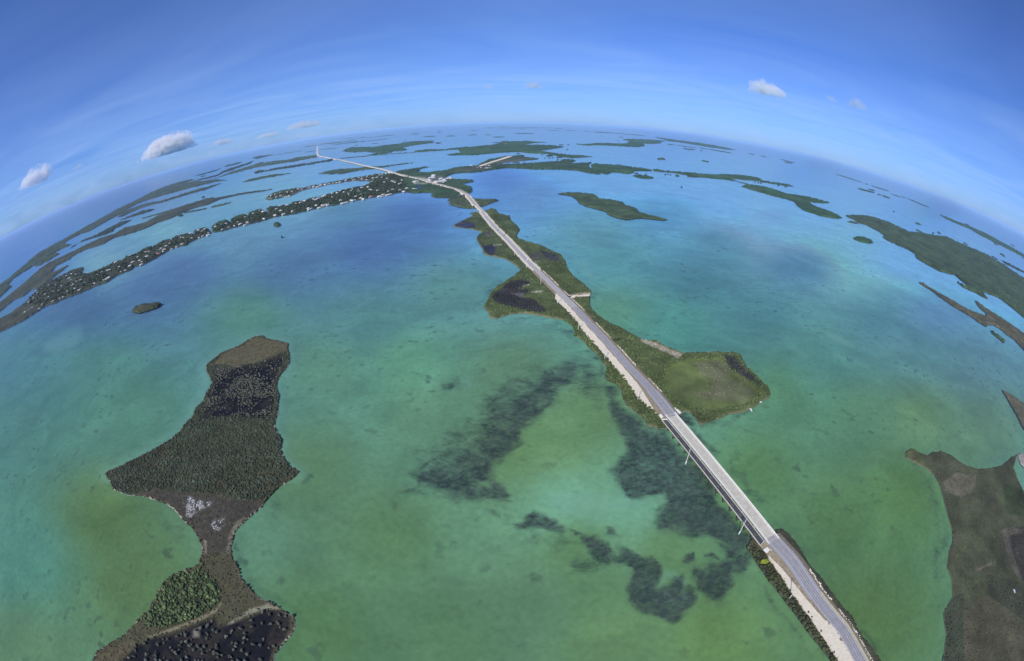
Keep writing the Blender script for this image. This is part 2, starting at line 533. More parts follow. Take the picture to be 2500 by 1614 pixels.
isl('island', "b 380,290 440,300 520,360 640,430 760,500 880,560 1000,640 1100,690 1240,740 1340,775 1350,740 1300,700 1240,640 1180,545 1250,590 1350,670 1500,760 1650,860 1780,950 1895,1030 | s 2570,870 2570,930 | b 1895,1270 1830,1200 1760,1120 1640,1040 1560,970 1450,905 1380,900 1345,930 1250,870 1150,800 1050,740 950,680 860,630 750,550 650,480 550,400 460,350", 2.2, (0.105, 0.100, 0.055))
isl('island', "b 1410,980 1530,1060 1620,1130 1605,1165 1540,1110 1450,1040", 2.5, OLV)
isl('island', "K 480,640 560,662 700,722 900,798 1100,890 1300,1000 1540,1130 | s 2570,660 2570,672 | K 1540,1175 1400,1100 1200,1000 1000,900 850,812 700,752 560,690", 6, GRN)
isl('island', "K 1245,1205 1330,1235 1450,1300 1540,1345 1540,1368 1440,1320 1320,1260", 4, DRK)
isl('island', "C 240,860 340,848 450,850 580,865 630,905 740,915 850,940 870,965 980,1000 1000,1030 1100,1060 1200,1085 1265,1103 1220,1107 1130,1096 1030,1086 950,1092 880,1102 800,1087 705,1047 700,1030 600,1000 500,975 440,945 410,905 370,880 300,868", 3.5, OLV, 2.0)
isl('island', "S 120,246 200,250 350,238 480,235 600,242 740,235 720,222 760,215 660,198 720,185 860,193 1010,196 1170,209 1110,225 1120,240 1030,247 910,240 930,268 850,283 700,276 520,266 350,259 250,263 180,256", 7, GRN)
isl('island', "S 1040,163 1200,187 1400,212 1600,238 1800,273 2000,317 1900,313 1700,288 1500,254 1300,224 1200,213", 6, GRN)
isl('island', "P 730,380 800,335 900,305 1100,300 1340,295 1530,265 1750,245 1900,215 2100,190 2310,185 2518,181 2420,200 2469,217 2310,240 2150,260 1990,285 1860,310 1960,350 1900,370 1700,380 1650,410 1500,430 1300,455 1230,452 1400,412 1150,390 950,402 800,390", 6, GRN)
isl('island', "P 280,800 400,770 560,735 700,712 900,705 1100,690 1300,665 1500,660 1700,635 1900,605 2080,598 1900,622 1700,648 1500,682 1300,715 1100,735 950,760 800,790 700,812 620,800 530,818 450,800", 3.5, OLV)
isl('island', "J 1310,725 1350,700 1430,685 1500,690 1600,660 1800,630 2000,600 2200,570 2386,540 | P 540,518 585,540 500,570 300,595 100,625 | J 2200,597 2000,627 1850,652 1700,672 1550,697 1450,712 1400,722 1340,740", 7, DRK, 1.8)
isl('island', "J 1140,865 1250,820 1400,788 1600,750 1850,733 1700,766 1500,797 1350,832 1200,860", 3.5, OLV)
isl('island', "J 455,775 600,728 750,688 840,658 760,700 560,757", 6, DRK)
isl('island', "J 840,645 950,608 1150,563 1100,592 950,632", 6, DRK)
isl('island', "J 430,840 620,795 800,745 850,705 1000,650 1200,588 1310,548 1250,600 1060,660 1000,690 900,715 800,765 640,812 500,838", 6, DRK)
isl('island', "J 600,850 800,790 1000,705 1150,660 1270,622 1440,565 1450,580 1600,555 1800,540 1950,500 2220,465 2235,500 2120,520 1900,565 1700,592 1500,622 1300,657 1100,712 900,762 750,812", 5, OLV)
isl('island', "J 1280,512 1350,490 1450,478 1600,460 1450,502 1350,528", 9, DRK)
isl('island', "a -60,590 0,555 150,480 300,410 400,360 550,280 750,200 950,140 1120,100 1140,115 1010,160 1150,135 1300,127 1500,105 1610,120 1450,142 1250,192 1050,242 850,298 650,352 500,402 350,452 170,545 100,600 0,650 | I 1120,330 1000,370 880,430 800,482 900,500 800,540 700,590 600,650 520,690 450,750 380,790 250,870 170,920 110,1000 150,1020 50,1110 0,1160 | s -60,760 -60,720 | I 0,1000 100,930 200,840 300,760 430,640 500,590 650,510 800,430 900,370 1100,260 1300,150", 5, BRN)
isl('island', "a 170,552 300,508 450,455 600,426 640,425 850,360 1000,310 1200,250 1400,195 1540,165 1450,202 1300,262 1100,314 900,374 700,434 500,484 350,534 260,574 100,645 40,650", 4.5, BRN)
isl('island', "a 0,890 150,800 300,770 450,720 600,640 700,600 800,550 950,500 1150,440 1300,390 1420,365 1450,375 1600,350 1800,310 2000,280 2300,245 2100,287 1900,313 1700,353 1500,403 1370,463 1150,523 1000,583 850,653 750,693 600,743 500,793 400,833 250,883 100,923 0,950 | I 1400,430 1300,490 1150,540 1050,570 950,620 860,690 700,770 650,860 860,755 800,810 680,900 560,1000 400,1060 300,1140 200,1180 100,1250 0,1340 | s -60,790 -60,760 | I 0,1220 100,1140 200,1060 300,980 400,890 500,800 620,720 750,660 900,590 1000,540 1100,490 1250,420", 3.0, (0.064, 0.076, 0.048))
isl('island', "a 80,695 200,640 400,560 500,540 590,535 500,572 380,612 200,662", 5, DRK)
isl('island', "I 520,690 700,600 750,610 640,680 500,760 440,775", 4, OLV)
isl('island', "a 0,765 100,718 250,690 180,732 80,782 0,818 | I 1420,330 1300,380 1150,422 1000,470 880,548 900,530 1050,440 1200,380", 4.5, DRK)
isl('island', "a 910,635 960,615 995,620 950,642", 5, DRK)
isl('island', "a 1260,365 1290,348 1308,358 1270,380", 5, DRK)
isl('island', "a 1390,510 1420,490 1540,468 1690,435 1560,482 1450,504", 4, OLV)
isl('island', "Q 640,112 700,145 755,185 | s 2560,1010 2560,1100 | Q 755,320 720,250 680,180", 1.8, (0.12, 0.115, 0.070))
isl('island', "V 1420,480 1460,440 1550,410 1700,395 1735,405 1690,440 1600,470 1500,500 1440,495", 4, (0.050, 0.055, 0.028), 2.0)
DASH = """J 530,790 610,766 13|J 1480,490 2010,405 5|a 400,672 800,560 5|a 1000,592 1330,530 7|P 640,140 1340,118 5|P 1350,108 1740,70 8|P 550,262 1130,182 8|P 700,242 1600,147 6|P 650,522 1280,462 8|P 1280,460 2310,382 7|P 330,345 650,322 6|P 970,270 1025,268 14|P 1290,238 1410,228 8|P 1895,188 1940,185 10|P 310,250 760,205 22|P 760,205 1000,165 12|P 20,300 250,262 14|P 20,400 250,372 6
R 160,257 300,252 9|R 425,251 530,247 8|R 680,238 790,236 7|R 880,236 955,236 6|R 970,261 1105,260 9|R 1235,219 1450,219 7|R 705,182 800,181 5|R 885,151 1000,149 5|R 1000,145 1130,137 4|R 1030,158 1300,154 5|R 1300,154 1510,154 5|R 1540,152 1670,156 4|R 1690,160 1800,158 5|R 1280,166 1350,166 4|R 1590,181 1760,184 4|R 1810,184 1960,190 5|R 2030,195 2120,198 5|R 2150,203 2386,216 6|R 300,332 370,331 11|R 1740,351 1795,351 9|R 1835,350 1860,350 9|R 320,190 375,188 4|R 330,208 370,206 4|R 925,170 950,170 5|R 20,232 120,228 5|R 30,216 100,212 5|R 1590,478 1670,478 16|R 1710,497 1775,497 14|R 1210,560 1280,558 5
S 1190,248 1270,257 7|S 1285,260 1530,292 7|S 1560,291 1670,308 7|S 1680,308 1940,352 10|S 1370,298 1515,315 11|S 1070,421 1165,422 22|S 1588,440 1675,455 13|S 2135,358 2210,373 8|S 2275,383 2345,397 8|S 340,104 580,120 5|S 580,120 930,152 6|S 225,98 310,103 4|S 620,165 680,168 6|S 1282,615 1328,618 14|S 0,90 110,92 4
D 535,210 715,268 5|D 775,289 900,328 6|D 685,308 800,338 9|D 755,312 802,325 8|D 815,348 850,356 7|D 852,357 905,376 9|D 910,345 975,368 5|D 980,362 1015,375 4|D 1025,378 1175,440 6|D 18,86 58,92 5|D 150,108 255,135 5|D 180,127 235,137 6|D 735,276 752,281 5
K 1160,990 1215,1025 12|K 1240,1122 1305,1165 17|K 175,738 250,766 12|K 455,850 500,880 12|K 795,745 860,776 9|K 495,630 512,640 8|K 390,872 410,868 12|K 1375,1010 1425,1035 10|K 1520,1175 1540,1185 12|K 780,990 815,1005 9|K 1130,1155 1215,1205 8|K 185,825 330,895 9"""
for blk in DASH.replace('\n', '|').split('|'):
    k, a_, b_, w_ = blk.split()
    x0, y0, s_ = REG[k]
    A = np.array([float(t) for t in a_.split(',')])
    B = np.array([float(t) for t in b_.split(',')])
    d_ = B - A
    L_ = np.linalg.norm(d_)
    n_ = np.array([-d_[1], d_[0]]) / L_
    k_ = max(5, min(14, int(L_ / 12)))
    up = []
    dn = []
    for i in range(k_ + 1):
        t = i / k_
        wd = float(w_) * (0.25 + 0.75 * math.sin(math.pi * t) ** 0.5) * random.uniform(0.75, 1.2) / 2
        p_ = A + d_ * t + n_ * random.uniform(-.18, .18) * float(w_)
        up.append(p_ + n_ * wd)
        dn.append(p_ - n_ * wd)
    poly = np.array(up + dn[::-1]) / s_ + [x0, y0]
    ISL.append(('island', poly, 6.0, random.choice([GRN, DRK, OLV]), 1.6))
DOTS = "R 1255,455 1275,455 1575,507 1625,503 1665,500 1725,521 1838,405 1355,440 1545,468 | S 820,590 840,590 938,602 1165,602 1195,597 1225,605 1355,748 2210,692 2250,697 2280,700 1585,322 612,211 | D 930,467 1200,612 140,288 190,297 | A 1893,904 1365,635 | O 1940,455 | K 832,1010"

# zones: outline, colour, canopy height factor, bush density (near key only)
PONDC = (0.013, 0.013, 0.017)
ZONES = {
    'cause': [
        (pl("Z 1345,728 1420,735 1520,715 1640,705 1780,692 1785,742 1650,745 1520,760 1420,765 1390,772"), (0.45, 0.40, 0.30), 0.05),
        (pl("Z 560,560 640,520 780,500 900,520 920,560 800,610 720,640 900,640 880,690 760,760 940,770 1050,850 1160,930 1130,970 1000,975 860,950 700,900 560,880 420,830 360,760 420,680 520,620"), (0.034, 0.034, 0.034), 0.35),
        (pl("Z 210,0 400,0 420,60 400,130 360,150 300,120"), (0.032, 0.036, 0.060), 0.06),
        (pl("E 240,570 330,545 420,560 430,605 330,608 240,592"), (0.032, 0.038, 0.066), 0.06),
        (pl("Z 810,590 890,568 905,578 820,608"), (0.42, 0.38, 0.30), 0.08),
        (pl("Z 928,688 1100,672 1105,684 930,700"), (0.50, 0.46, 0.38), 0.08),
        (pl("E 598,768 670,760 672,768 600,776"), (0.50, 0.46, 0.38), 0.08),
        (pl("Z 955,245 1045,240 1045,248 955,254"), (0.32, 0.31, 0.26), 0.1),
        (pl("Z 640,700 720,690 850,690 800,760 700,720"), (0.11, 0.11, 0.10), 0.2),
        (pl("E 500,640 570,640 590,680 520,690"), (0.10, 0.10, 0.085), 0.15),
        (pl("F 1050,800 1150,720 1300,690 1600,680 1700,760 1850,900 1950,1030 1800,1120 1500,1180 1250,1140 1100,1050 1020,900"), (0.118, 0.155, 0.048), 0.22),
        (pl("F 1340,720 1500,690 1660,740 1640,840 1780,930 1920,1000 1800,1080 1600,1080 1350,1040 1300,990 1480,980 1520,880 1380,820"), (0.150, 0.165, 0.078), 0.20),
        (pl("F 1600,650 1700,660 1780,760 1900,880 1970,950 1880,900 1750,830 1660,760"), (0.038, 0.042, 0.036), 0.5),
        (pl("F 800,490 980,540 1100,600 1220,640 1180,690 1080,640 960,590 830,530"), (0.30, 0.28, 0.20), 0.15),
        (pl("F 560,500 640,490 650,510 580,520"), (0.015, 0.020, 0.020), 0.05),
        (pl("E 1030,820 1130,840 1220,880 1200,930 1100,900"), (0.045, 0.050, 0.055), 0.5),
        (pl("E 920,840 1050,850 1040,910 950,900"), (0.085, 0.085, 0.075), 0.4),
    ],
}


# ------------------------------------------------------------------ line of the highway
def bline(s):                     # the straight line of the long bridge
    return np.array([0.972 * 215.2 + 0.234 * s, 0.234 * 215.2 - 0.972 * s])


LANDZ, DECKZ, OLDZ = 2.5, 5.0, 4.0
r_s = ground(pl("L 838,1540 697,1290 592,1165 490,1040 406,925 320,800 236,695"), 3.0)[:, :2]
d0 = r_s[0] - r_s[1]
d0 /= np.linalg.norm(d0)
r_s = np.vstack([r_s[0] + d0 * 160, r_s[0] + d0 * 80, r_s])
r_b = np.array([bline(s) for s in (-112, -150, -190, -230, -270)])
r_n = ground(pl("F 960,1030 850,895 700,735 580,600 450,455 330,330 225,215 120,110 40,30 | E 903,900 800,790 705,690 615,600 545,520 485,450 430,395 372,322 312,270 250,238 170,217 90,195 20,180 | O 900,618 750,578 550,535 380,490 260,460 130,425 | P 1400,705 1150,655 950,605 800,570 620,530 450,495 330,472 285,455 272,420 269,350 270,285"), LANDZ)[:, :2]
ROADXY = resample(catmull(np.vstack([r_s, r_b, r_n]), 6), 12.0)
seg_ = np.linalg.norm(np.diff(ROADXY, axis=0), axis=1)
ROADS = np.concatenate([[0], np.cumsum(seg_)])
iB0 = int(np.argmin(np.linalg.norm(ROADXY - bline(-110), axis=1)))     # south end of the long bridge
iB1 = int(np.argmin(np.linalg.norm(ROADXY - bline(-272), axis=1)))
sB0, sB1 = ROADS[iB0], ROADS[iB1]


def s_of(px_txt, z=LANDZ):
    q = ground(pl(px_txt), z)[0, :2]
    return float(ROADS[int(np.argmin(np.linalg.norm(ROADXY - q, axis=1)))])


def road_at(s):
    s = np.atleast_1d(s)
    p = np.stack([np.interp(s, ROADS, ROADXY[:, k]) for k in (0, 1)], 1)
    e = 4.0
    q = np.stack([np.interp(s + e, ROADS, ROADXY[:, k]) for k in (0, 1)], 1) - np.stack([np.interp(s - e, ROADS, ROADXY[:, k]) for k in (0, 1)], 1)
    q /= np.linalg.norm(q, axis=1, keepdims=True)
    return p, q, np.stack([q[:, 1], -q[:, 0]], 1)       # point, forward, right-hand normal


def road_z(s):
    s = np.asarray(s, float)
    ra = sstep(sB0 - 90, sB0 - 4, s)
    rb = 1 - sstep(sB1 + 4, sB1 + 90, s)
    z = LANDZ + (DECKZ - LANDZ) * ra * rb
    for a, b in FARB:
        z = z + 2.0 * sstep(a - 60, a, s) * (1 - sstep(b, b + 60, s))
    return z


FARB = [(s_of('E 492,458'), s_of('E 432,398')), (s_of('O 1700,930'), s_of('O 1560,830')), (s_of('O 250,458'), s_of('P 640,535'))]
FARB[1] = (s_of('E 352,302'), s_of('E 338,290'))
SANDN = pl("F 20,112 60,165 110,205 170,270 230,335 290,430 340,490 400,550 480,640 560,740 640,830 710,920 790,1030 870,1120 960,1190 1010,1190 1000,1165 940,1090 900,1045 880,1010 760,870 640,725 500,565 380,430 260,300 150,180 60,90 30,60")
SANDS = pl("L 60,620 100,720 150,790 180,830 250,940 300,1010 370,1110 430,1190 500,1300 580,1420 660,1540 720,1640 850,1640 795,1540 648,1285 545,1155 440,1030 340,885 240,760 200,770 150,690 100,610")

# ------------------------------------------------------------------ sea bed and sea
def polar_grid(na, nr, rear, dmin):
    az = np.concatenate([np.linspace(-97, 97, na), np.linspace(97, 263, rear + 2)[1:-1]])
    az = np.radians(az)
    dep = np.radians(np.concatenate([[89.97, 88, 85], np.linspace(82, 12, int(nr * .62)), np.linspace(12, 0.9, int(nr * .33))[1:], [0.6, 0.4, 0.28, 0.2, dmin]]))
    r = CAMH / np.tan(dep)
    A, Rr = np.meshgrid(az, r)
    V = np.stack([Rr * np.sin(A), Rr * np.cos(A), np.zeros_like(A)], -1)
    n_r, n_a = A.shape
    i = np.arange(n_r - 1)[:, None] * n_a
    j = np.arange(n_a)[None, :]
    j2 = (j + 1) % n_a
    Fq = np.stack([i + j, i + n_a + j, i + n_a + j2, i + j2], -1).reshape(-1, 4)[:, ::-1]
    return V.reshape(-1, 3), Fq, n_a


# control points: pixel, sea colour aimed for there, depth 0..1
CTRL = []


def ctl(txt):
    for ln in txt.strip().splitlines():
        w = [float(t) for t in ln.split()]
        CTRL.append(w)


ctl("""1050 1000 97 142 120 0.15
770 1550 87 125 91 0.05
950 1300 90 130 98 0.05
1100 1560 89 127 98 0.05
330 1420 88 120 86 0.00
250 1250 88 120 86 0.00
60 1350 83 135 126 0.15
40 1600 94 132 107 0.10
50 1050 81 126 128 0.30
60 900 83 130 146 0.40
300 1000 86 133 124 0.15
250 900 82 131 132 0.20
600 760 86 135 133 0.15
800 900 93 140 126 0.15
760 1150 90 129 104 0.05
200 740 82 117 160 0.60
450 650 85 120 167 0.65
900 600 80 114 165 0.75
1000 520 83 120 178 0.75
1100 700 91 141 147 0.30
900 780 84 133 140 0.20
700 650 83 120 162 0.65
1300 470 98 143 199 0.60
1230 430 94 137 205 0.70
1450 560 95 147 172 0.40
1500 620 89 145 164 0.30
1620 520 92 148 194 0.50
1700 680 78 128 148 0.50
1650 780 82 141 141 0.25
1500 760 90 143 130 0.15
1850 760 80 131 145 0.35
1960 640 89 135 172 0.45
1750 600 89 139 168 0.45
2000 860 83 135 135 0.20
2150 780 83 131 151 0.30
2100 1000 90 135 114 0.10
1900 950 89 136 114 0.10
1850 1150 86 127 93 0.05
2050 1250 85 122 89 0.05
2120 1500 84 117 80 0.00
2200 1200 87 125 88 0.00
2290 765 92 136 175 0.35
2380 900 91 131 147 0.35
2400 1020 91 128 117 0.15
2250 1000 94 132 109 0.10
1250 1100 99 137 100 0.00
1350 1080 101 140 102 0.00
1370 1235 111 163 139 0.05
1560 1240 109 160 137 0.05
1400 1320 97 139 104 0.00
1625 1330 97 137 102 0.00
1300 1450 91 129 104 0.05
1750 1560 96 131 88 0.00
1500 1560 95 131 95 0.00
1000 880 94 148 128 0.15
1250 900 91 130 110 0.05
1450 1000 97 135 102 0.00
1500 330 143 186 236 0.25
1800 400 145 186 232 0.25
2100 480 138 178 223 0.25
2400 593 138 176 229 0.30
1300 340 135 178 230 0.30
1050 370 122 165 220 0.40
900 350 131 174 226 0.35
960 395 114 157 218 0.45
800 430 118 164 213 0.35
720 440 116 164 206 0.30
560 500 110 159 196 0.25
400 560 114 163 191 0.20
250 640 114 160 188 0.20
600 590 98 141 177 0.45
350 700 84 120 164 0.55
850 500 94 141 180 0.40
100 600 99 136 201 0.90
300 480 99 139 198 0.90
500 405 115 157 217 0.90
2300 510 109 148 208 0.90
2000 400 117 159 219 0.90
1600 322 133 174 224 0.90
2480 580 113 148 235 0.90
2100 560 134 172 212 0.30
1900 520 121 164 215 0.35
2250 860 89 134 147 0.25""")
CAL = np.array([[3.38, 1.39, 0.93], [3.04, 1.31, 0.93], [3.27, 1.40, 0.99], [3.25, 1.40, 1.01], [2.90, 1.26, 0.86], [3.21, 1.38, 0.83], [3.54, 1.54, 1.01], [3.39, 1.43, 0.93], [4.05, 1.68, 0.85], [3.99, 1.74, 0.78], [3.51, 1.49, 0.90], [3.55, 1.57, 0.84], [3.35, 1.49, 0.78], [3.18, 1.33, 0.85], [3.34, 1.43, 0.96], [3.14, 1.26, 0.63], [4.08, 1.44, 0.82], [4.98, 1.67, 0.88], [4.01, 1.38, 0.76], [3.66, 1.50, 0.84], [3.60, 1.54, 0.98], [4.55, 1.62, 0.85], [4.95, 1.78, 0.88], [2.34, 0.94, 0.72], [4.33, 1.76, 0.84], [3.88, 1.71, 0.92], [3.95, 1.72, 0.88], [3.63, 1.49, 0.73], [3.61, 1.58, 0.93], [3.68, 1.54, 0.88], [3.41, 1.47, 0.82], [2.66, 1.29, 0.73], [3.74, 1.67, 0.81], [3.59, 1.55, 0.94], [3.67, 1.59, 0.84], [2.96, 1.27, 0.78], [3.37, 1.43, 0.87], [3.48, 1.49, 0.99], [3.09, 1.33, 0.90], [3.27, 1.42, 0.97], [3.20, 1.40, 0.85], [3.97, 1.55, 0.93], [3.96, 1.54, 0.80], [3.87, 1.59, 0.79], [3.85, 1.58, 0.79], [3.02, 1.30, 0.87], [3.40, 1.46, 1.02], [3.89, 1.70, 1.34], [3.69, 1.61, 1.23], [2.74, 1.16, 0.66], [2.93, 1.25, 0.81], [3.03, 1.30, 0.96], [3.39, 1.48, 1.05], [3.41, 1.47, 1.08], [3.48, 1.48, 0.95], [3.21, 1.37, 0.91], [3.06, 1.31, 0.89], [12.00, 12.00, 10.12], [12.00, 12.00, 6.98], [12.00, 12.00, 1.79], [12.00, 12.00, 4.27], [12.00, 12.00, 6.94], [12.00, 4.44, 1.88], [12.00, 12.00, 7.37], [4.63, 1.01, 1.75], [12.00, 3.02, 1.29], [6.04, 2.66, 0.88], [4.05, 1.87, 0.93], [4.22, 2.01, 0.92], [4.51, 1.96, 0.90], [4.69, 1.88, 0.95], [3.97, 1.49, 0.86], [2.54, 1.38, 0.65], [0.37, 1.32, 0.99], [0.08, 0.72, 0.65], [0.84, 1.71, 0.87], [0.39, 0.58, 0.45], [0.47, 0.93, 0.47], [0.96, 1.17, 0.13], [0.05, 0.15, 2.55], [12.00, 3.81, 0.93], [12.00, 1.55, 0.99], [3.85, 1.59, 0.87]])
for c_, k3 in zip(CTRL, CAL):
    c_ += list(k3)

GRASS_SHADE = [  # seagrass and painted shore shade: outline, blur px, strength
    (pl("T 1480,30 1350,60 1230,120 1150,180 1050,280 900,350 800,460 700,560 620,680 500,760 420,800 350,900 340,950 420,970 560,1030 700,1060 850,1060 990,1030 930,950 880,900 900,800 960,740 1020,640 1120,540 1220,450 1280,370 1330,290 1420,200 1500,120"), 14, .75),
    (pl("T 110,1130 280,930 420,640 560,520 700,440 900,250 1100,130 1300,60 1200,300 800,600 500,900 350,960"), 22, .58),
    (pl("T 1150,180 1250,130 1160,230 1050,290 900,370 800,470 730,560 700,570 820,440 940,340"), 7, .95),
    (pl("T 1440,90 1280,220 1230,330 1220,390 1100,440 960,520 860,590 880,680 1000,620 1120,520 1230,440 1280,350 1300,280 1420,180"), 9, 1.0),
    (pl("T 350,900 420,810 580,810 520,860 420,920 350,945"), 10, .95),
    (pl("T 820,800 900,800 860,880 930,940 990,1030 900,1050 820,960 840,880"), 10, .9),
    (pl("T 1560,0 1640,130 1660,250 1680,420 1750,560 1830,660 1760,740 1650,800 1690,900 1760,990 1900,1000 2050,1010 2000,1080 1990,1180 2000,1280 2100,1300 2281,1290 2281,800 2060,540 1920,530 1850,450 1760,330 1720,240 1650,200 1640,90"), 12, .85),  # seagrass; its shore edge also paints the mangrove shade
    (pl("U 300,-300 640,-330 940,0 1260,420 1200,520 1050,480 900,400 700,330 500,200 420,0"), 10, 1.0),
    (pl("T 1480,60 1600,60 1660,300 1640,420 1500,300 1430,200"), 20, .55),
    (pl("T 1690,870 1800,850 1950,940 2281,920 2281,1020 1900,1010 1760,990"), 8, 1.0),
    (pl("U 380,0 520,150 380,230 440,290 380,390 560,350 700,400 830,390 950,350 1050,400 900,430 960,560 1080,490 1180,520 1220,430 1260,420 940,0"), 10, .95),
    (pl("U 1180,520 1240,620 1190,740 1060,760 1060,830 960,950 840,960 700,860 680,700 850,670 960,600 1080,500"), 12, .85),
    (pl("U 0,470 60,560 110,470 190,520 210,600 290,570 350,620 390,760 400,850 480,830 500,770 560,760 620,840 600,900 680,860 750,1000 660,1100 600,1180 500,1150 400,1120 200,1050 110,930 90,800 100,700 0,600"), 9, .95),
    (pl("U 540,640 640,580 730,570 720,650 620,690 560,680"), 6, .9),
    (pl("U 820,590 860,560 930,580 900,610 840,610"), 4, .9),
    (pl("T 1040,1160 1150,1070 1300,1160 1380,1250 1330,1290 1180,1230 1100,1200"), 8, .9),
    (pl("T 1400,1250 1500,1290 1460,1310 1410,1280"), 5, .9),
    (pl("T 1500,1310 1640,1280 1750,1390 1700,1460 1560,1400"), 9, .9),
    (pl("T 1780,1340 1840,1330 1890,1420 1960,1400 1980,1540 1820,1540 1770,1420"), 9, .95),
    (pl("T 1040,1160 1300,1280 1500,1360 1700,1480 1700,1580 1400,1500 1150,1350 980,1250"), 30, .50),
    (pl("T 1660,1190 1720,1190 1790,1260 1700,1250"), 5, .95),
    (pl("T 520,210 640,150 700,240 560,300 470,290"), 10, .45),
    (pl("T 820,1110 930,1100 940,1130 840,1140"), 6, .5),
    (pl("N 1150,20 1400,80 1480,120 1600,160 1700,250 1790,390 1700,440 1500,330 1300,160"), 10, .5),
    (pl("N 1680,440 1790,540 1830,640 1700,620 1600,520"), 9, .35),
    (pl("M 650,330 780,280 850,340 1000,520 900,560 790,460"), 5, .85),
    (pl("M 790,460 1000,520 1110,620 1220,740 1260,900 1200,980 1060,800 900,600"), 8, .6),
    (pl("M 1360,1020 1470,1020 1470,1090 1380,1090"), 5, .6),
    (pl("M 1400,1150 1700,1240 1870,1490 1700,1500"), 9, .6),
    (pl("F 1390,1300 1560,1240 1780,1185 1880,1165 1900,1190 1700,1240 1560,1290 1420,1330"), 5, .6),
    (pl("F 500,880 600,910 660,1000 690,1110 850,1250 900,1320 800,1300 650,1150 560,1000 440,900"), 9, .6),  # shade beside the causeway mangroves, painted as dark bed
    (pl("F 0,300 110,320 210,400 220,480 330,560 430,680 360,700 200,560 60,420"), 12, .45),
    (pl("L 230,480 310,570 430,750 560,920 720,1120 820,1280 1000,1530 1030,1560 880,1340 720,1150 560,940 420,770 290,590"), 6, .65),
    (pl("L 0,830 130,960 250,1100 400,1330 520,1500 470,1500 380,1380 250,1180 100,980 0,880"), 8, .45),
    (pl("V 1140,410 1500,320 1900,240 2200,200 2200,170 1900,200 1500,290 1200,380"), 6, .35),
    (pl("V 1230,580 1350,480 1430,440 1440,500 1750,380 1930,330 1900,360 1720,430 1500,530 1350,560"), 5, .45),
    (pl("X 2200,540 2290,440 2386,430 2386,520 2240,580"), 6, .5),
    (pl("X 2000,720 2200,640 2300,700 2150,860 1950,980 1750,960"), 14, .3),
    (pl("Z 100,820 200,760 300,560 480,480 560,520 400,600 300,760 220,840 200,910 110,900"), 8, .45),
    (pl("Z 400,1090 700,1020 1000,1010 1300,1060 1500,1180 1560,1280 1300,1200 900,1080 600,1120"), 10, .45),
    (pl("Q 110,420 140,410 130,450 180,500 280,560 330,700 370,860 330,1000 360,1130 280,1100 280,900 260,700 200,560 120,480"), 10, .4),
    (pl("Z 1790,690 1850,700 1860,740 1800,750"), 4, .7),
]
SAND_REFL = [  # pale sand and silt, and one painted cloud reflection
    (pl("C 410,1478 480,1478 470,1500 540,1560 600,1640 540,1640 470,1560"), 5, .5),
    (pl("D 470,1290 560,1310 670,1370 660,1390 590,1370 500,1320"), 5, .5),
    (pl("D 240,1085 305,1112 290,1122 245,1105"), 3, .4),
    (pl("D 190,1360 250,1370 360,1460 330,1460 230,1400"), 9, .25),
    (pl("T 1250,1010 1500,980 1800,1010 1950,1040 1750,1090 1500,1130 1300,1090"), 22, .42),
    (pl("T 1500,1130 1640,1120 1600,1200 1520,1190"), 14, .3),
    (pl("V 460,820 600,740 720,660 860,620 880,760 760,860 560,920 470,890"), 14, .5),  # reflection of a cloud, painted pale into the bed colour
    (pl("T 750,1090 790,1080 800,1110 770,1130"), 5, .35),
    (pl("T 630,190 700,180 710,230 650,245"), 5, .3),
    (pl("U 380,980 560,970 640,930 740,940 600,1000 420,1000"), 6, .6),
    (pl("U 450,905 520,915 540,940 460,930"), 4, .6),
    (pl("U 380,850 470,700 560,730 600,780 660,780 660,850 480,770 430,860"), 8, .3),
    (pl("Z 1580,200 1700,200 1650,260 1850,380 1820,410 1680,320"), 6, .35),
]
def lin(c):
    c = np.asarray(c) / 255.0
    return np.where(c <= 0.04045, c / 12.92, ((c + 0.055) / 1.055) ** 2.4)


HALO = HOUR


def bed_fields(V):
    px = to_px(V)
    fr = (V[:, 1] > -0.15 * np.hypot(V[:, 0], V[:, 1]) - 60)
    C = np.array(CTRL)
    num = np.zeros((len(V), 7))
    den = np.zeros(len(V))
    q = px.copy()
    q[~fr] = (1255, 1900)
    q = np.clip(q, [-500, 200], [3000, 2000])
    # nearer the horizon colours run in bands, so distance there counts more vertically
    wy = np.interp(q[:, 1], [300, 700, 1200], [2.6, 1.5, 1.0])
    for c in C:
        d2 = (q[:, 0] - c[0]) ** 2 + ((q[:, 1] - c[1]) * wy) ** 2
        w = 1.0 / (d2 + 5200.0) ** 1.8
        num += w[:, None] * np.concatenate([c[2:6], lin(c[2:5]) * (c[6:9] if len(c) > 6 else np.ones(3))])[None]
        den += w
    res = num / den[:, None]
    g = np.zeros(len(V))
    wpx = np.clip(FPX * CAMH / (V[:, 0] ** 2 + V[:, 1] ** 2 + CAMH ** 2) / 1.0, 0.15, 2.2)      # pixels a metre covers
    qx = fbm(V[:, 0] / 26, V[:, 1] / 26, 4) - 0.5
    qy = fbm(V[:, 0] / 26 + 50, V[:, 1] / 26 + 20, 4) - 0.5
    qg = q + np.stack([qx, qy], 1) * (30 * wpx)[:, None]
    for poly, bl, st in GRASS_SHADE:
        g = np.maximum(g, st * soft(qg, poly, bl * 1.9))
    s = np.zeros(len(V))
    for poly, bl, st in SAND_REFL:
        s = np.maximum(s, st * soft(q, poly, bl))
    # pale shallow rim round the hourglass key
    lo = HALO.min(0) - 60
    hi = HALO.max(0) + 60
    m = ((q > lo) & (q < hi)).all(1)
    d = dist_poly(q[m], HALO)
    s[m] = np.maximum(s[m], 0.30 * (1 - sstep(1, 34, d)) * ~inside(q[m], HALO) * (q[m][:, 1] < 1180) )
    return res, g, s


V, Fq, na = polar_grid(560, 430, 36, 0.14)
res, gr_, sd_ = bed_fields(V)


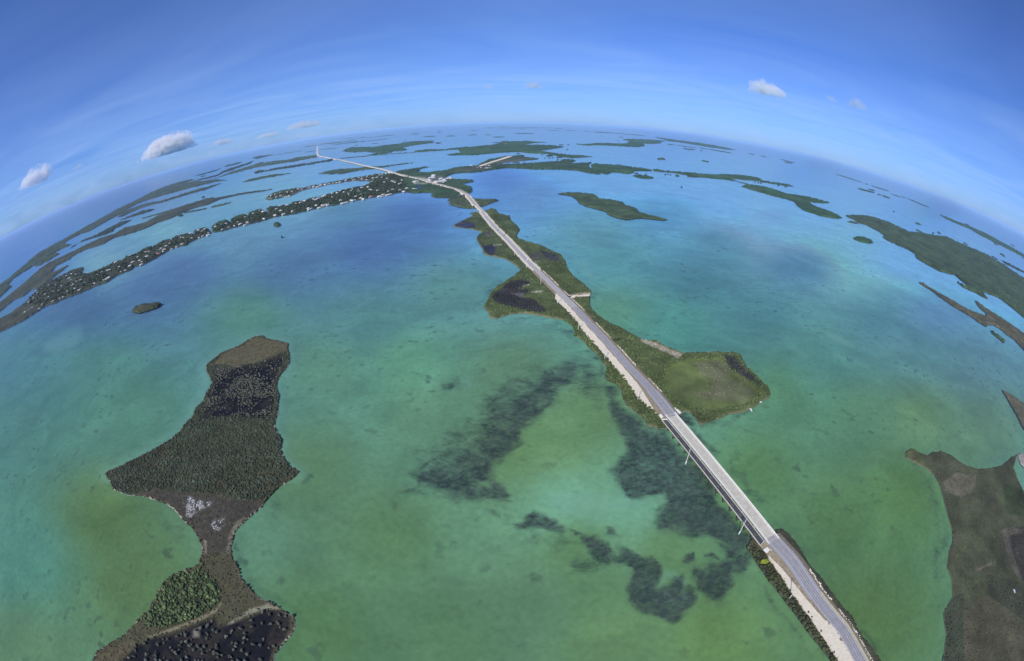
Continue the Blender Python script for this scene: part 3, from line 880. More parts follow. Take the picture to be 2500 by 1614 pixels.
TINT = np.array([0.50, 0.86, 0.90])
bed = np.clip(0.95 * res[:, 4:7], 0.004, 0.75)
depth = np.clip(res[:, 3], 0, 1)
Vb = V.copy()
Vb[:, 2] = -0.8 - 5.0 * depth - 0.5 * gr_
qb_ = to_px(V)
for shore_ in (HOUR, CAUSEWAY, SOUTH, MARSH):
    m_ = ((qb_ > shore_.min(0) - 40) & (qb_ < shore_.max(0) + 40)).all(1) & (V[:, 1] > 0)
    d_ = dist_poly(qb_[m_], shore_) * ~inside(qb_[m_], shore_)
    k_ = sstep(1, 26, d_)
    Vb[m_, 2] = np.maximum(Vb[m_, 2], -0.28 * (1 - k_) + (Vb[m_, 2]) * k_)
M_BED = bpy.data.materials.new('sea_floor')
M_BED.use_nodes = True
t = M_BED.node_tree
b = t.nodes['Principled BSDF']
b.inputs['Roughness'].default_value = 0.95
b.inputs['Specular IOR Level'].default_value = 0.0
geo = N(t, 'ShaderNodeNewGeometry')
aC = N(t, 'ShaderNodeAttribute', attribute_name='bed')
aG = N(t, 'ShaderNodeAttribute', attribute_name='grass_shade')
aS = N(t, 'ShaderNodeAttribute', attribute_name='sand')
nA = N(t, 'ShaderNodeTexNoise', i_Scale=0.05, i_Detail=10.0, i_Roughness=0.74, i_Distortion=0.5)
mpa = N(t, 'ShaderNodeMapping')
mpa.inputs['Rotation'].default_value = (0, 0, math.radians(-35))
mpa.inputs['Scale'].default_value = (0.80, 1.15, 1)
LK(t, geo.outputs['Position'], mpa.inputs[0])
nF = N(t, 'ShaderNodeTexNoise', i_Scale=0.26, i_Detail=6.0, i_Roughness=0.7)
nB = N(t, 'ShaderNodeTexNoise', i_Scale=0.22, i_Detail=5.0, i_Roughness=0.6)
nC = N(t, 'ShaderNodeTexNoise', i_Scale=0.008, i_Detail=5.0, i_Roughness=0.6, i_Distortion=0.8)
nD = N(t, 'ShaderNodeTexNoise', i_Scale=0.075, i_Detail=3.5, i_Roughness=0.5)
for q_ in (nB, nC, nD):
    LK(t, geo.outputs['Position'], q_.inputs['Vector'])
for q_ in (nA, nF):
    LK(t, mpa.outputs[0], q_.inputs['Vector'])
# patchy edge of the grass beds
e1 = N(t, 'ShaderNodeMath', operation='SUBTRACT', n1=0.5)
LK(t, nA.outputs[0], e1.inputs[0])
e2 = N(t, 'ShaderNodeMath', operation='MULTIPLY', n1=1.75)
LK(t, e1.outputs[0], e2.inputs[0])
# only where there is some grass at all
eg = N(t, 'ShaderNodeMapRange', n1=0.0, n2=0.25, n3=0.0, n4=1.0)
LK(t, aG.outputs['Fac'], eg.inputs[0])
e2b = N(t, 'ShaderNodeMath', operation='MULTIPLY')
LK(t, e2.outputs[0], e2b.inputs[0])
LK(t, eg.outputs[0], e2b.inputs[1])
e3 = N(t, 'ShaderNodeMath', operation='ADD')
LK(t, e2b.outputs[0], e3.inputs[0])
LK(t, aG.outputs['Fac'], e3.inputs[1])
e4 = N(t, 'ShaderNodeMapRange', n1=0.10, n2=0.86, n3=0.0, n4=0.97, interpolation_type='SMOOTHSTEP')
LK(t, e3.outputs[0], e4.inputs[0])
# sand shows through between the blades
h1 = N(t, 'ShaderNodeMapRange', n1=0.42, n2=0.68, n3=1.0, n4=0.62)
LK(t, nF.outputs[0], h1.inputs[0])
e5 = N(t, 'ShaderNodeMath', operation='MULTIPLY')
LK(t, e4.outputs[0], e5.inputs[0])
LK(t, h1.outputs[0], e5.inputs[1])
# scattered single tufts everywhere in the shallows
s1 = N(t, 'ShaderNodeMapRange', n1=0.585, n2=0.665, n3=0.0, n4=0.50)
LK(t, nD.outputs[0], s1.inputs[0])
s2 = N(t, 'ShaderNodeMapRange', n1=0.44, n2=0.62, n3=0.0, n4=1.0)
LK(t, nC.outputs[0], s2.inputs[0])
s3 = N(t, 'ShaderNodeMath', operation='MULTIPLY')
LK(t, s1.outputs[0], s3.inputs[0])
LK(t, s2.outputs[0], s3.inputs[1])
gm = N(t, 'ShaderNodeMath', operation='MAXIMUM')
LK(t, e5.outputs[0], gm.inputs[0])
LK(t, s3.outputs[0], gm.inputs[1])
# base mottling
nE = N(t, 'ShaderNodeTexNoise', i_Scale=0.022, i_Detail=7.0, i_Roughness=0.68, i_Distortion=0.7)
LK(t, mpa.outputs[0], nE.inputs['Vector'])
m3 = N(t, 'ShaderNodeMapRange', n1=0.42, n2=0.68, n3=1.03, n4=0.87)
LK(t, nE.outputs[0], m3.inputs[0])
m1 = N(t, 'ShaderNodeMapRange', n1=0.3, n2=0.7, n3=0.84, n4=1.16)
LK(t, nC.outputs[0], m1.inputs[0])
m2 = N(t, 'ShaderNodeMapRange', n1=0.3, n2=0.7, n3=0.90, n4=1.10)
LK(t, nB.outputs[0], m2.inputs[0])
m13 = N(t, 'ShaderNodeMath', operation='MULTIPLY')
LK(t, m1.outputs[0], m13.inputs[0])
LK(t, m3.outputs[0], m13.inputs[1])
mm_ = N(t, 'ShaderNodeMath', operation='MULTIPLY')
LK(t, m13.outputs[0], mm_.inputs[0])
LK(t, m2.outputs[0], mm_.inputs[1])
vs = N(t, 'ShaderNodeVectorMath', operation='SCALE')
LK(t, aC.outputs['Color'], vs.inputs[0])
LK(t, mm_.outputs[0], vs.inputs['Scale'])
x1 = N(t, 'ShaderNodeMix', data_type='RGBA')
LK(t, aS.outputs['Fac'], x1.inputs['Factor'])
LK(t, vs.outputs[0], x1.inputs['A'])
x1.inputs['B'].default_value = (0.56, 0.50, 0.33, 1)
grc = N(t, 'ShaderNodeMix', data_type='RGBA')
gmr = N(t, 'ShaderNodeMapRange', n1=0.70, n2=0.40, n3=0.0, n4=1.0)
LK(t, nA.outputs[0], gmr.inputs[0])
LK(t, gmr.outputs[0], grc.inputs['Factor'])
grc.inputs['A'].default_value = (0.052, 0.036, 0.035, 1)
grc.inputs['B'].default_value = (0.16, 0.10, 0.082, 1)
x2 = N(t, 'ShaderNodeMix', data_type='RGBA')
LK(t, gm.outputs[0], x2.inputs['Factor'])
LK(t, x1.outputs['Result'], x2.inputs['A'])
LK(t, grc.outputs['Result'], x2.inputs['B'])
LK(t, x2.outputs['Result'], b.inputs['Base Color'])
sb = mesh_np('seabed', Vb, Fq, M_BED, smooth=True, attrs={'bed': ('FLOAT_COLOR', bed), 'grass_shade': ('FLOAT', gr_), 'sand': ('FLOAT', sd_)})  # sand also carries the painted cloud reflection, grass the mangrove shade
tag(sb, kind='structure')

V2, F2, na2 = polar_grid(220, 190, 30, 0.14)
res2, g2_, s2_ = bed_fields(V2)
M_SEA = bpy.data.materials.new('sea_water')
M_SEA.use_nodes = True
t = M_SEA.node_tree
t.nodes.clear()
out = N(t, 'ShaderNodeOutputMaterial')
aD = N(t, 'ShaderNodeAttribute', attribute_name='depth')
tm = N(t, 'ShaderNodeMix', data_type='RGBA')
LK(t, aD.outputs['Fac'], tm.inputs['Factor'])
tm.inputs['A'].default_value = (0.62, 0.92, 0.94, 1)
tm.inputs['B'].default_value = (0.38, 0.70, 0.95, 1)
tr = N(t, 'ShaderNodeBsdfTransparent')
LK(t, tm.outputs['Result'], tr.inputs[0])
gl = N(t, 'ShaderNodeBsdfGlossy')
gl.inputs['Roughness'].default_value = 0.22
geo = N(t, 'ShaderNodeNewGeometry')
wn = N(t, 'ShaderNodeTexNoise', i_Scale=0.0035, i_Detail=6.0, i_Roughness=0.6)
mpw = N(t, 'ShaderNodeMapping')
mpw.inputs['Rotation'].default_value = (0, 0, math.radians(20))
mpw.inputs['Scale'].default_value = (0.35, 1, 1)
LK(t, geo.outputs['Position'], mpw.inputs[0])
LK(t, mpw.outputs[0], wn.inputs['Vector'])
wr = N(t, 'ShaderNodeMapRange', n1=0.3, n2=0.7, n3=0.80, n4=1.0)
LK(t, wn.outputs[0], wr.inputs[0])
# reflectance of water for light from either side (Schlick)
dt = N(t, 'ShaderNodeVectorMath', operation='DOT_PRODUCT')
LK(t, geo.outputs['Normal'], dt.inputs[0])
LK(t, geo.outputs['Incoming'], dt.inputs[1])
ab_ = N(t, 'ShaderNodeMath', operation='ABSOLUTE')
LK(t, dt.outputs['Value'], ab_.inputs[0])
om = N(t, 'ShaderNodeMath', operation='SUBTRACT', n0=1.0)
LK(t, ab_.outputs[0], om.inputs[1])
pw = N(t, 'ShaderNodeMath', operation='POWER', n1=5.0)
LK(t, om.outputs[0], pw.inputs[0])
fr = N(t, 'ShaderNodeMath', operation='MULTIPLY_ADD', n1=0.98, n2=0.02)
LK(t, pw.outputs[0], fr.inputs[0])
fm = N(t, 'ShaderNodeMath', operation='MULTIPLY')
LK(t, fr.outputs[0], fm.inputs[0])
LK(t, wr.outputs[0], fm.inputs[1])
ms = N(t, 'ShaderNodeMixShader')
LK(t, fm.outputs[0], ms.inputs[0])
LK(t, tr.outputs[0], ms.inputs[1])
LK(t, gl.outputs[0], ms.inputs[2])
LK(t, ms.outputs[0], out.inputs[0])
sea = mesh_np('sea', V2, F2, M_SEA, smooth=True, attrs={'depth': ('FLOAT', np.clip(res2[:, 3], 0, 1))})
tag(sea, kind='structure')


# ------------------------------------------------------------------ islands
def cdt(poly, pts):
    """triangulate the inside of an outline with extra points, all in pixels"""
    n = len(poly)
    allp = [Vector((float(p[0]), float(p[1]))) for p in poly] + [Vector((float(p[0]), float(p[1]))) for p in pts]
    e = [(i, (i + 1) % n) for i in range(n)]
    v, _, f, ov, _, _ = delaunay_2d_cdt(allp, e, [list(range(n))], 1, 1e-5)
    v = np.array([(p.x, p.y) for p in v])
    f = [q for q in f if len(q) == 3]
    src = np.array([o[0] if o else -1 for o in ov])
    return v, np.array(f, dtype=int), src


def densify(poly, step, jit):
    out = []
    n = len(poly)
    for i in range(n):
        a = poly[i]
        b = poly[(i + 1) % n]
        L = np.linalg.norm(b - a)
        k = max(1, int(L / step))
        nn = np.array([-(b - a)[1], (b - a)[0]]) / (L + 1e-9)
        for q in range(k):
            t_ = q / k
            out.append(a + (b - a) * t_ + (nn * RNG.normal() * jit if q else 0))
    return np.array(out)


def interior(poly, sp):
    lo = poly.min(0)
    hi = poly.max(0)
    xs = np.arange(lo[0], hi[0], sp)
    ys = np.arange(lo[1], hi[1], sp)
    if len(xs) == 0 or len(ys) == 0:
        return np.zeros((0, 2))
    g = np.stack(np.meshgrid(xs, ys), -1).reshape(-1, 2) + RNG.uniform(-.42, .42, (len(xs) * len(ys), 2)) * sp
    g = g[inside(g, poly)]
    if len(g):
        g = g[dist_poly(g, poly) > sp * 0.45]
    return g


def shrub_field(P, h):
    """clumpy canopy height 0..1"""
    return 0.55 * vnoise(P[:, 0] / (2.2 * h), P[:, 1] / (2.2 * h)) + 0.45 * vnoise(P[:, 0] / (6 * h) + 9, P[:, 1] / (6 * h))


def island(name, poly, H, col, sp, zones=(), edge=None, land=(0.16, 0.14, 0.10), sink=True):
    far = ground(poly.mean(0)[None])[0]
    dist = float(np.hypot(far[0], far[1]))
    dp = densify(poly, max(sp * 1.6, 2.5), min(0.35, sp * 0.22))
    ip = interior(dp, sp)
    # ring just inside the shore so the foliage rises steeply from the water
    G0 = ground(dp)[:, :2]
    nx = np.roll(G0, -1, 0) - np.roll(G0, 1, 0)
    ln = np.linalg.norm(nx, axis=1, keepdims=True) + 1e-9
    nrm = np.stack([-nx[:, 1], nx[:, 0]], 1) / ln
    ins = np.clip(dist * 0.0016, 0.8, 6.0)
    rings = []
    for sgn in (1, -1):
        q = G0 + sgn * nrm * ins
        qp = to_px(np.hstack([q, np.zeros((len(q), 1))]))
        ok = inside(qp, dp)
        rings.append((ok.sum(), qp[ok]))
    ring = max(rings, key=lambda r_: r_[0])[1]
    pts = np.vstack([ring, ip]) if len(ip) else ring
    v, f, src = cdt(dp, pts)
    nb = len(dp)
    W3 = ground(v)
    W3[:, 2] = 0
    isb = (src >= 0) & (src < nb)
    tint = np.tile(np.array(col), (len(v), 1))
    hf = np.ones(len(v))
    for zp, zc_, zh in zones:
        w = soft(v, zp, 2.2)
        tint = tint * (1 - w[:, None]) + np.array(zc_) * w[:, None]
        hf = hf * (1 - w) + zh * w
    if dist < 9000:
        dr = dist_poly(W3[:, :2], ROADXY, closed=False)
        k = 1 - sstep(7.5, 10.5, dr)
        for zp in (SANDN, SANDS):
            k = np.maximum(k, soft(v, zp, 1.2))
        hf = hf * (1 - 0.97 * k)
        k = (1 - sstep(9, 14, dr)) * 0.7
        tint = tint * (1 - k[:, None]) + np.array((0.12, 0.11, 0.06)) * k[:, None]
    lump = shrub_field(W3, H) + RNG.normal(0, 0.16, len(v))
    z = H * hf * (0.62 + 0.5 * lump)
    z[isb] = 0.12
    sc_ = max(40.0, dist * 0.03)
    var = 0.45 + 1.1 * fbm(W3[:, 0] / sc_, W3[:, 1] / sc_, 4) * RNG.uniform(0.8, 1.2, len(v))
    mixb = sstep(0.50, 0.72, fbm(W3[:, 0] / (sc_ * 1.7) + 40, W3[:, 1] / (sc_ * 0.8), 4))[:, None] * 0.22
    tint = tint * (1 - mixb) + np.array((0.085, 0.080, 0.058)) * mixb
    tint = tint * var[:, None]
    if edge is not None:
        tint[isb] = edge
    V3 = W3.copy()
    V3[:, 2] = np.maximum(z, 0.12)
    # flip to face up
    a, b_, c_ = V3[f[:, 0]], V3[f[:, 1]], V3[f[:, 2]]
    up = np.cross(b_ - a, c_ - a)[:, 2]
    f[up < 0] = f[up < 0][:, ::-1]
    # shore bank: a low apron running out under the water
    c0 = W3[:, :2].mean(0)
    apron = G0
    outw = (-nrm if rings[0][0] >= rings[1][0] else nrm)
    o1 = np.hstack([G0, np.full((nb, 1), 0.10)])
    o2 = np.hstack([G0 + outw * min(ins, 2.0), np.full((nb, 1), -0.5)])
    Vl = np.vstack([o1, o2])
    i_ = np.arange(nb)
    j_ = (i_ + 1) % nb
    Fl = np.stack([i_, j_, nb + j_, nb + i_], 1)
    lt = np.tile(np.array(edge if edge is not None else land), (2 * nb, 1))
    L_ = mesh_np(name, Vl, Fl, M_LAND, attrs={'tint': ('FLOAT_COLOR', lt)})
    tag(L_, kind='structure')
    cn_ = mesh_np('mangrove_canopy', V3, f, M_CANOPY, parent=L_, attrs={'tint': ('FLOAT_COLOR', tint)})
    tag(cn_, kind='stuff')
    return L_


for nm, poly, H, col, sp in ISL:
    island(nm, poly, H, col, sp, land=(0.07, 0.065, 0.05))
dots = pl(DOTS)
for p in dots:
    w = RNG.uniform(0.8, 1.3)
    poly = np.array([(p[0] + 1.9 * w * math.cos(t_) * RNG.uniform(.8, 1.2), p[1] + 1.0 * w * math.sin(t_) * RNG.uniform(.8, 1.2)) for t_ in np.linspace(0, 2 * math.pi, 9)[:-1]])
    island('islet', poly, 4.5, DRK, 1.2, land=(0.05, 0.05, 0.04))
for p in pl("A 1860,820"):
    poly = np.array([(p[0] + 8 * math.cos(t_), p[1] + 5 * math.sin(t_)) for t_ in np.linspace(0, 2 * math.pi, 15)[:-1]])
    island('islet', poly, 4, OLV, 1.6, land=(0.05, 0.05, 0.04))
island('island', CAUSEWAY, 2.6, (0.074, 0.098, 0.036), 2.3, ZONES['cause'], edge=(0.17, 0.15, 0.09))
island('island', CURVE, 3.5, (0.060, 0.082, 0.036), 2.0)
pond = [(pl("O 760,735 800,740 822,775 790,790 770,760"), (0.02, 0.06, 0.26), 0.04),
        (pl("O 660,640 760,628 800,650 740,680 940,685 900,700 700,690 660,665"), (0.34, 0.33, 0.28), 0.05),
        (pl("O 720,570 900,580 960,600 1160,660 1120,690 1000,660 880,620 740,585"), (0.42, 0.40, 0.34), 0.03),
        (pl("O 960,560 1100,530 1250,560 1420,560 1400,600 1260,620 1250,660 1130,670 990,620"), (0.13, 0.14, 0.11), 0.10),
        (pl("R 420,690 560,640 800,610 960,580 960,610 860,640 620,665"), (0.085, 0.105, 0.058), 0.35),
        (pl("R 780,605 1180,475 1200,490 840,610"), (0.16, 0.15, 0.11), 0.05),
        (pl("R 980,545 1290,515 1480,508 1300,540 1010,572"), (0.12, 0.125, 0.070), 0.15),
        (pl("a 1440,860 1680,700 2369,480 2369,640 1600,855"), (0.050, 0.062, 0.035), 0.30),
        (pl("J 1270,1475 1500,1250 2386,1040 2386,1205"), (0.050, 0.062, 0.035), 0.30),
        (pl("P 0,1530 0,1300 500,1150 1000,1030 1270,950 1640,790 1900,850 2000,1150 1300,1245 460,1405"), (0.044, 0.060, 0.032), 0.35),
        (pl("P 0,1120 0,1070 900,890 1640,785 1200,940 640,990"), (0.10, 0.10, 0.075), 0.2),
        (pl("J 1470,1115 1500,1070 2386,870 2386,920 1900,1050"), (0.12, 0.115, 0.085), 0.2)]
island('island', EASTKEY, 4.5, (0.044, 0.084, 0.034), 2.1, pond)
island('island', WESTKEY, 3.0, (0.055, 0.062, 0.038), 2.2, [(pl("V 0,720 0,540 330,330 480,430"), (0.062, 0.068, 0.040), 0.5)])
island('island', MARSH, 0.8, (0.072, 0.080, 0.040), 3.0, [
    (pl("Q 130,440 170,420 210,460 230,510 180,500"), (0.085, 0.092, 0.035), 2.2),
    (pl("Q 330,600 400,550 500,570 490,650 420,680 340,650"), (0.135, 0.125, 0.080), 0.8),
    (pl("Q 640,600 755,640 755,780 660,760"), (0.045, 0.062, 0.026), 1.0),
    (pl("Q 650,850 755,830 755,1130 720,1100 690,960"), (0.050, 0.045, 0.036), 0.6),
    (pl("Q 640,850 690,840 755,850 740,870 680,880 690,960 740,1110 700,1080 650,930"), (0.115, 0.105, 0.075), 0.6),
    (pl("Q 500,1060 600,1015 605,1025 510,1072"), (0.14, 0.125, 0.085), 0.3),
    (pl("Q 420,1300 560,1200 755,1350 755,1540 440,1540"), (0.085, 0.080, 0.045), 0.8),
    (pl("Q 560,1080 755,1130 755,1330 560,1190"), (0.050, 0.054, 0.032), 0.6),
    (pl("Q 330,1220 430,1180 430,1300 440,1540 320,1540"), (0.050, 0.062, 0.036), 0.5)],
    edge=(0.16, 0.145, 0.095))
island('island', pl("Q 720,455 740,445 755,450 | s 2530,1115 2530,1140 | Q 755,520 735,500"), 0.9, (0.30, 0.28, 0.24), 2.5)
island('island', SOUTH, 1.4, (0.060, 0.062, 0.036), 2.6, edge=(0.10, 0.09, 0.06))

# ------------------------------------------------------------------ the hourglass key near the camera
zTOP = pl("W 940,120 1350,190 1340,290 1150,370 950,450 700,480 420,460 520,330 800,210")
zPOND1 = pl("W 400,560 480,505 800,480 1000,450 1240,350 1310,390 1240,560 1190,680 1180,760 1190,900 1160,1060 1100,1150 900,1130 700,1110 450,1130 250,1170 280,1020 370,900 350,850 430,720 440,600")
zBARE = pl("X 430,700 700,640 950,670 1300,690 1560,740 1700,760 1900,740 1800,880 1560,1010 1540,1326 1220,1326 1100,1060 940,900 760,760")
zWHITE = [pl("X 1000,760 1060,720 1200,770 1240,830 1150,880 1110,950 1040,930 1050,860"), pl("X 1300,990 1380,960 1440,960 1440,1020 1380,1090 1320,1060"), pl("X 1180,800 1250,780 1320,780 1300,810 1220,840")]
zGREEN = pl("Y 1245,300 1215,400 1080,420 1040,400 900,480 820,570 780,660 750,740 700,830 620,900 700,980 900,990 1200,880 1380,780 1440,700 1440,590 1380,480 1300,430")
zPOND2 = pl("Y 1420,980 1620,930 1880,830 2050,800 2170,880 2160,980 2120,1100 2000,1200 1960,1338 1950,1480 500,1500 420,1338 560,1180 700,1110 1000,1040 1250,930 1400,900")
zBRNL = pl("Y 170,1300 300,1220 500,1140 570,1160 480,1240 330,1338 150,1338")
zNECKR = pl("X 1560,1010 1700,930 1740,930 1640,1020 1560,1100 1540,1200 1530,1326 1480,1326 1500,1150")
zDARK3 = pl("X 1500,850 1600,780 1760,780 1800,860 1700,930 1540,1000 1500,980")
zEDGE = 4.0


def hourglass():
    dp = densify(HOUR, 4.0, 0.8)
    ip = interior(dp, 3.0)
    v, f, src = cdt(dp, ip)
    nb = len(dp)
    isb = (src >= 0) & (src < nb)
    d = dist_poly(v, dp)
    W3 = ground(v)
    rel = 0.25 + 0.35 * fbm(W3[:, 0] / 9, W3[:, 1] / 9, 3)
    tint = np.tile(np.array((0.086, 0.082, 0.046)), (len(v), 1))

    def zone(zp, c, w=2.0, zz=None):
        nonlocal tint, rel
        k = soft(v, zp, w)
        tint = tint * (1 - k[:, None]) + np.array(c) * k[:, None]
        if zz is not None:
            rel = rel * (1 - k) + zz * k
    zone(zTOP, (0.115, 0.105, 0.060), 5)
    zone(zPOND1, PONDC, 6, 0.06)
    zone(zBARE, (0.070, 0.064, 0.048), 6)
    zone(zDARK3, (0.060, 0.055, 0.042), 5)
    for zw in zWHITE:
        k = soft(v, zw, 5) * (fbm(W3[:, 0] / 3, W3[:, 1] / 3, 3) > 0.52)
        tint = tint * (1 - k[:, None]) + np.array((0.36, 0.35, 0.33)) * k[:, None]
    zone(zGREEN, (0.060, 0.066, 0.036), 6)
    zone(zPOND2, PONDC, 6, 0.06)
    kk = np.maximum(soft(v, zPOND1, 4), soft(v, zPOND2, 4)) * sstep(0.48, 0.66, fbm(W3[:, 0] / 11, W3[:, 1] / 11, 4)) * 0.5
    tint = tint * (1 - kk[:, None]) + np.array((0.050, 0.044, 0.034)) * kk[:, None]
    zone(zBRNL, (0.12, 0.10, 0.055), 7)
    zone(zNECKR, (0.20, 0.185, 0.125), 4)
    for txt, c, w in (("Y 690,1085 900,1010 1200,900 1400,790 1450,720 1460,740 1400,830 1230,920 900,1040 700,1105", (0.22, 0.20, 0.12), 2),
                      ("Y 1880,770 1960,730 2040,770 2080,800 1900,800 1700,870 1560,950 1500,960 1650,880 1740,800", (0.26, 0.25, 0.17), 3),
                      ("Y 1160,1020 1210,1000 1220,1090 1160,1090", (0.22, 0.21, 0.16), 5),
                      ("Y 1270,80 1300,80 1300,220 1280,220", (0.24, 0.22, 0.16), 2),
                      ("W 340,460 430,460 560,480 740,470 740,490 520,495", (0.26, 0.24, 0.16), 3)):
        zone(pl(txt), c, w)
    # brown fringe and broken pale beach
    k = (1 - sstep(2.5, 9, d)) * 0.6
    tint = tint * (1 - k[:, None]) + np.array((0.105, 0.078, 0.050)) * k[:, None]
    k = (d < 2.2) * (fbm(W3[:, 0] / 8 + 5, W3[:, 1] / 8, 3) > 0.50) * 1.0
    tint = tint * (1 - k[:, None]) + np.array((0.40, 0.37, 0.27)) * k[:, None]
    tint *= RNG.uniform(0.8, 1.2, (len(v), 1))
    V3 = W3.copy()
    V3[:, 2] = np.where(isb, -0.15, rel)
    a, b_, c_ = V3[f[:, 0]], V3[f[:, 1]], V3[f[:, 2]]
    up = np.cross(b_ - a, c_ - a)[:, 2]
    f[up < 0] = f[up < 0][:, ::-1]
    L_ = mesh_np('island', V3, f, M_LAND, attrs={'tint': ('FLOAT_COLOR', tint)})
    tag(L_, kind='structure')
    return L_


HG = hourglass()


# leafy clumps -----------------------------------------------------------------
def ico(sub):
    me = bpy.data.meshes.new('tmp')
    import bmesh
    bm = bmesh.new()
    bmesh.ops.create_icosphere(bm, subdivisions=sub, radius=1.0)
    v = np.array([q.co[:] for q in bm.verts])
    f = np.array([[w.index for w in q.verts] for q in bm.faces])
    bm.free()
    bpy.data.meshes.remove(me)
    return v, f


IV1, IF1 = ico(1)
IV2, IF2 = ico(2)


def clumps(name, C, Rr, H, tint, parent=None, V0=IV1, F0=IF1, mat_=M_CANOPY, rough=0.26):
    """many rough leafy clumps in one mesh; C centres at the ground"""
    n = len(C)
    if n == 0:
        return None
    k = len(V0)
    base = np.tile(V0[None], (n, 1, 1))
    base *= RNG.uniform(1 - rough, 1 + rough, (n, k, 1))
    base[:, :, 2] = np.where(base[:, :, 2] < -0.3, -0.3 - 0.2 * base[:, :, 2], base[:, :, 2])
    base[:, :, :2] *= np.asarray(Rr)[:, None, None]
    base[:, :, 2] *= (np.asarray(H) / 1.35)[:, None]
    base[:, :, 2] += (np.asarray(H) * 0.28)[:, None]
    V = (base + np.asarray(C)[:, None, :]).reshape(-1, 3)
    Fc = (F0[None] + (np.arange(n) * k)[:, None, None]).reshape(-1, 3)
    tt = np.repeat(np.asarray(tint), k, axis=0) * RNG.uniform(0.75, 1.25, (n * k, 1))
    o = mesh_np(name, V, Fc, mat_, parent=parent, attrs={'tint': ('FLOAT_COLOR', tt)})
    tag(o, kind='stuff')
    return o


def scatter(poly, step, zmin=0.0):
    """points about `step` metres apart inside a pixel outline"""
    Gp = ground(poly)[:, :2]
    lo = Gp.min(0)
    hi = Gp.max(0)
    xs = np.arange(lo[0], hi[0], step)
    ys = np.arange(lo[1], hi[1], step)
    g = np.stack(np.meshgrid(xs, ys), -1).reshape(-1, 2)
    g = g + RNG.uniform(-.5, .5, g.shape) * step
    return g[inside(g, Gp)]


def pxof(g):
    return to_px(np.hstack([g, np.zeros((len(g), 1))]))


g = scatter(HOUR, 1.55)
gp = pxof(g)
dE = dist_poly(gp, HOUR)
inP1 = inside(gp, zPOND1)
inP2 = inside(gp, zPOND2)
inT = inside(gp, zTOP)
inB = inside(gp, zBARE) | inside(gp, zDARK3)
inG = inside(gp, zGREEN)
inBL = inside(gp, zBRNL)
neck = (gp[:, 1] > 1235) & ~inG & ~inP2 & ~inB
vis = gp[:, 1] < 1640
nz = fbm(g[:, 0] / 22, g[:, 1] / 22, 4)
nz2 = vnoise(g[:, 0] / 3.5, g[:, 1] / 3.5)
rnd_ = RNG.random(len(g))
dense = ~(inP1 | inP2 | inT | inB | inG | inBL | neck) & vis
m = dense & (rnd_ < 0.72 + 0.26 * sstep(0.35, 0.6, nz)) & (dE > 1.2)
n_ = m.sum()
tt = np.array((0.058, 0.074, 0.045)) * (0.6 + 0.75 * nz[m])[:, None] * RNG.uniform(0.78, 1.25, (n_, 1)) * np.where(RNG.random((n_, 1)) < 0.06, (1.35, 1.2, 1.2), (1, 1, 1))
clumps('mangrove_thicket', np.hstack([g[m], np.full((n_, 1), 0.3)]), np.clip(RNG.lognormal(-0.22, 0.42, n_), 0.35, 2.4), RNG.uniform(0.7, 1.5, n_) * (0.6 + 0.8 * nz2[m]), tt, HG)
m = (inT | inB | neck | inBL) & vis & (rnd_ < np.where(inT, 0.22, np.where(inB, 0.18, 0.32)))
n_ = m.sum()
tt = np.where(inT[m][:, None], (0.095, 0.095, 0.055), (0.074, 0.070, 0.042)) * RNG.uniform(0.6, 1.5, (n_, 1))
clumps('low_scrub', np.hstack([g[m], np.full((n_, 1), 0.25)]), RNG.uniform(0.4, 1.0, n_), RNG.uniform(0.4, 1.0, n_), tt, HG)
m = (dE < 4.0) & (dE > 0.9) & vis & (rnd_ > 0.55)
n_ = m.sum()
clumps('shore_scrub', np.hstack([g[m], np.full((n_, 1), 0.15)]), RNG.uniform(0.6, 1.3, n_), RNG.uniform(0.7, 1.8, n_),
       np.array((0.085, 0.072, 0.048)) * RNG.uniform(0.6, 1.4, (n_, 1)), HG)
m = inG & vis & (rnd_ < 0.60)
n_ = m.sum()
tt = np.array((0.080, 0.112, 0.042)) * (0.55 + 0.9 * nz2[m])[:, None] * RNG.uniform(0.8, 1.3, (n_, 1))
clumps('mangrove_thicket', np.hstack([g[m], np.full((n_, 1), 0.4)]), np.clip(RNG.lognormal(0.15, 0.4, n_), 0.5, 2.6), (0.5 + 1.5 * nz2[m]) * RNG.uniform(.6, 1.3, n_), tt, HG)
# bushes standing in the ponds: the 300 that show largest are things, the rest stuff
p1 = inP1 & vis & (rnd_ < 0.09 + 0.48 * sstep(0.47, 0.66, nz))
p2 = inP2 & vis & (rnd_ < 0.075)
cand = np.where(p1 | p2)[0]
sz = np.where(inP2[cand], RNG.uniform(0.9, 1.9, len(cand)), RNG.uniform(0.55, 1.35, len(cand)))
dd = np.hypot(np.hypot(g[cand, 0], g[cand, 1]), CAMH)
vis2 = (gp[cand, 0] > 0) & (gp[cand, 1] < PH - 4)
order = np.argsort(-(sz / dd) * vis2)
big = order[:300]
rest = order[300:]
r_i = cand[rest]
n_ = len(r_i)
clumps('pond_mangroves', np.hstack([g[r_i], np.full((n_, 1), 0.05)]), sz[rest], sz[rest] * RNG.uniform(1.1, 1.6, n_),
       np.array((0.100, 0.105, 0.078)) * RNG.uniform(0.7, 1.5, (n_, 1)), HG)


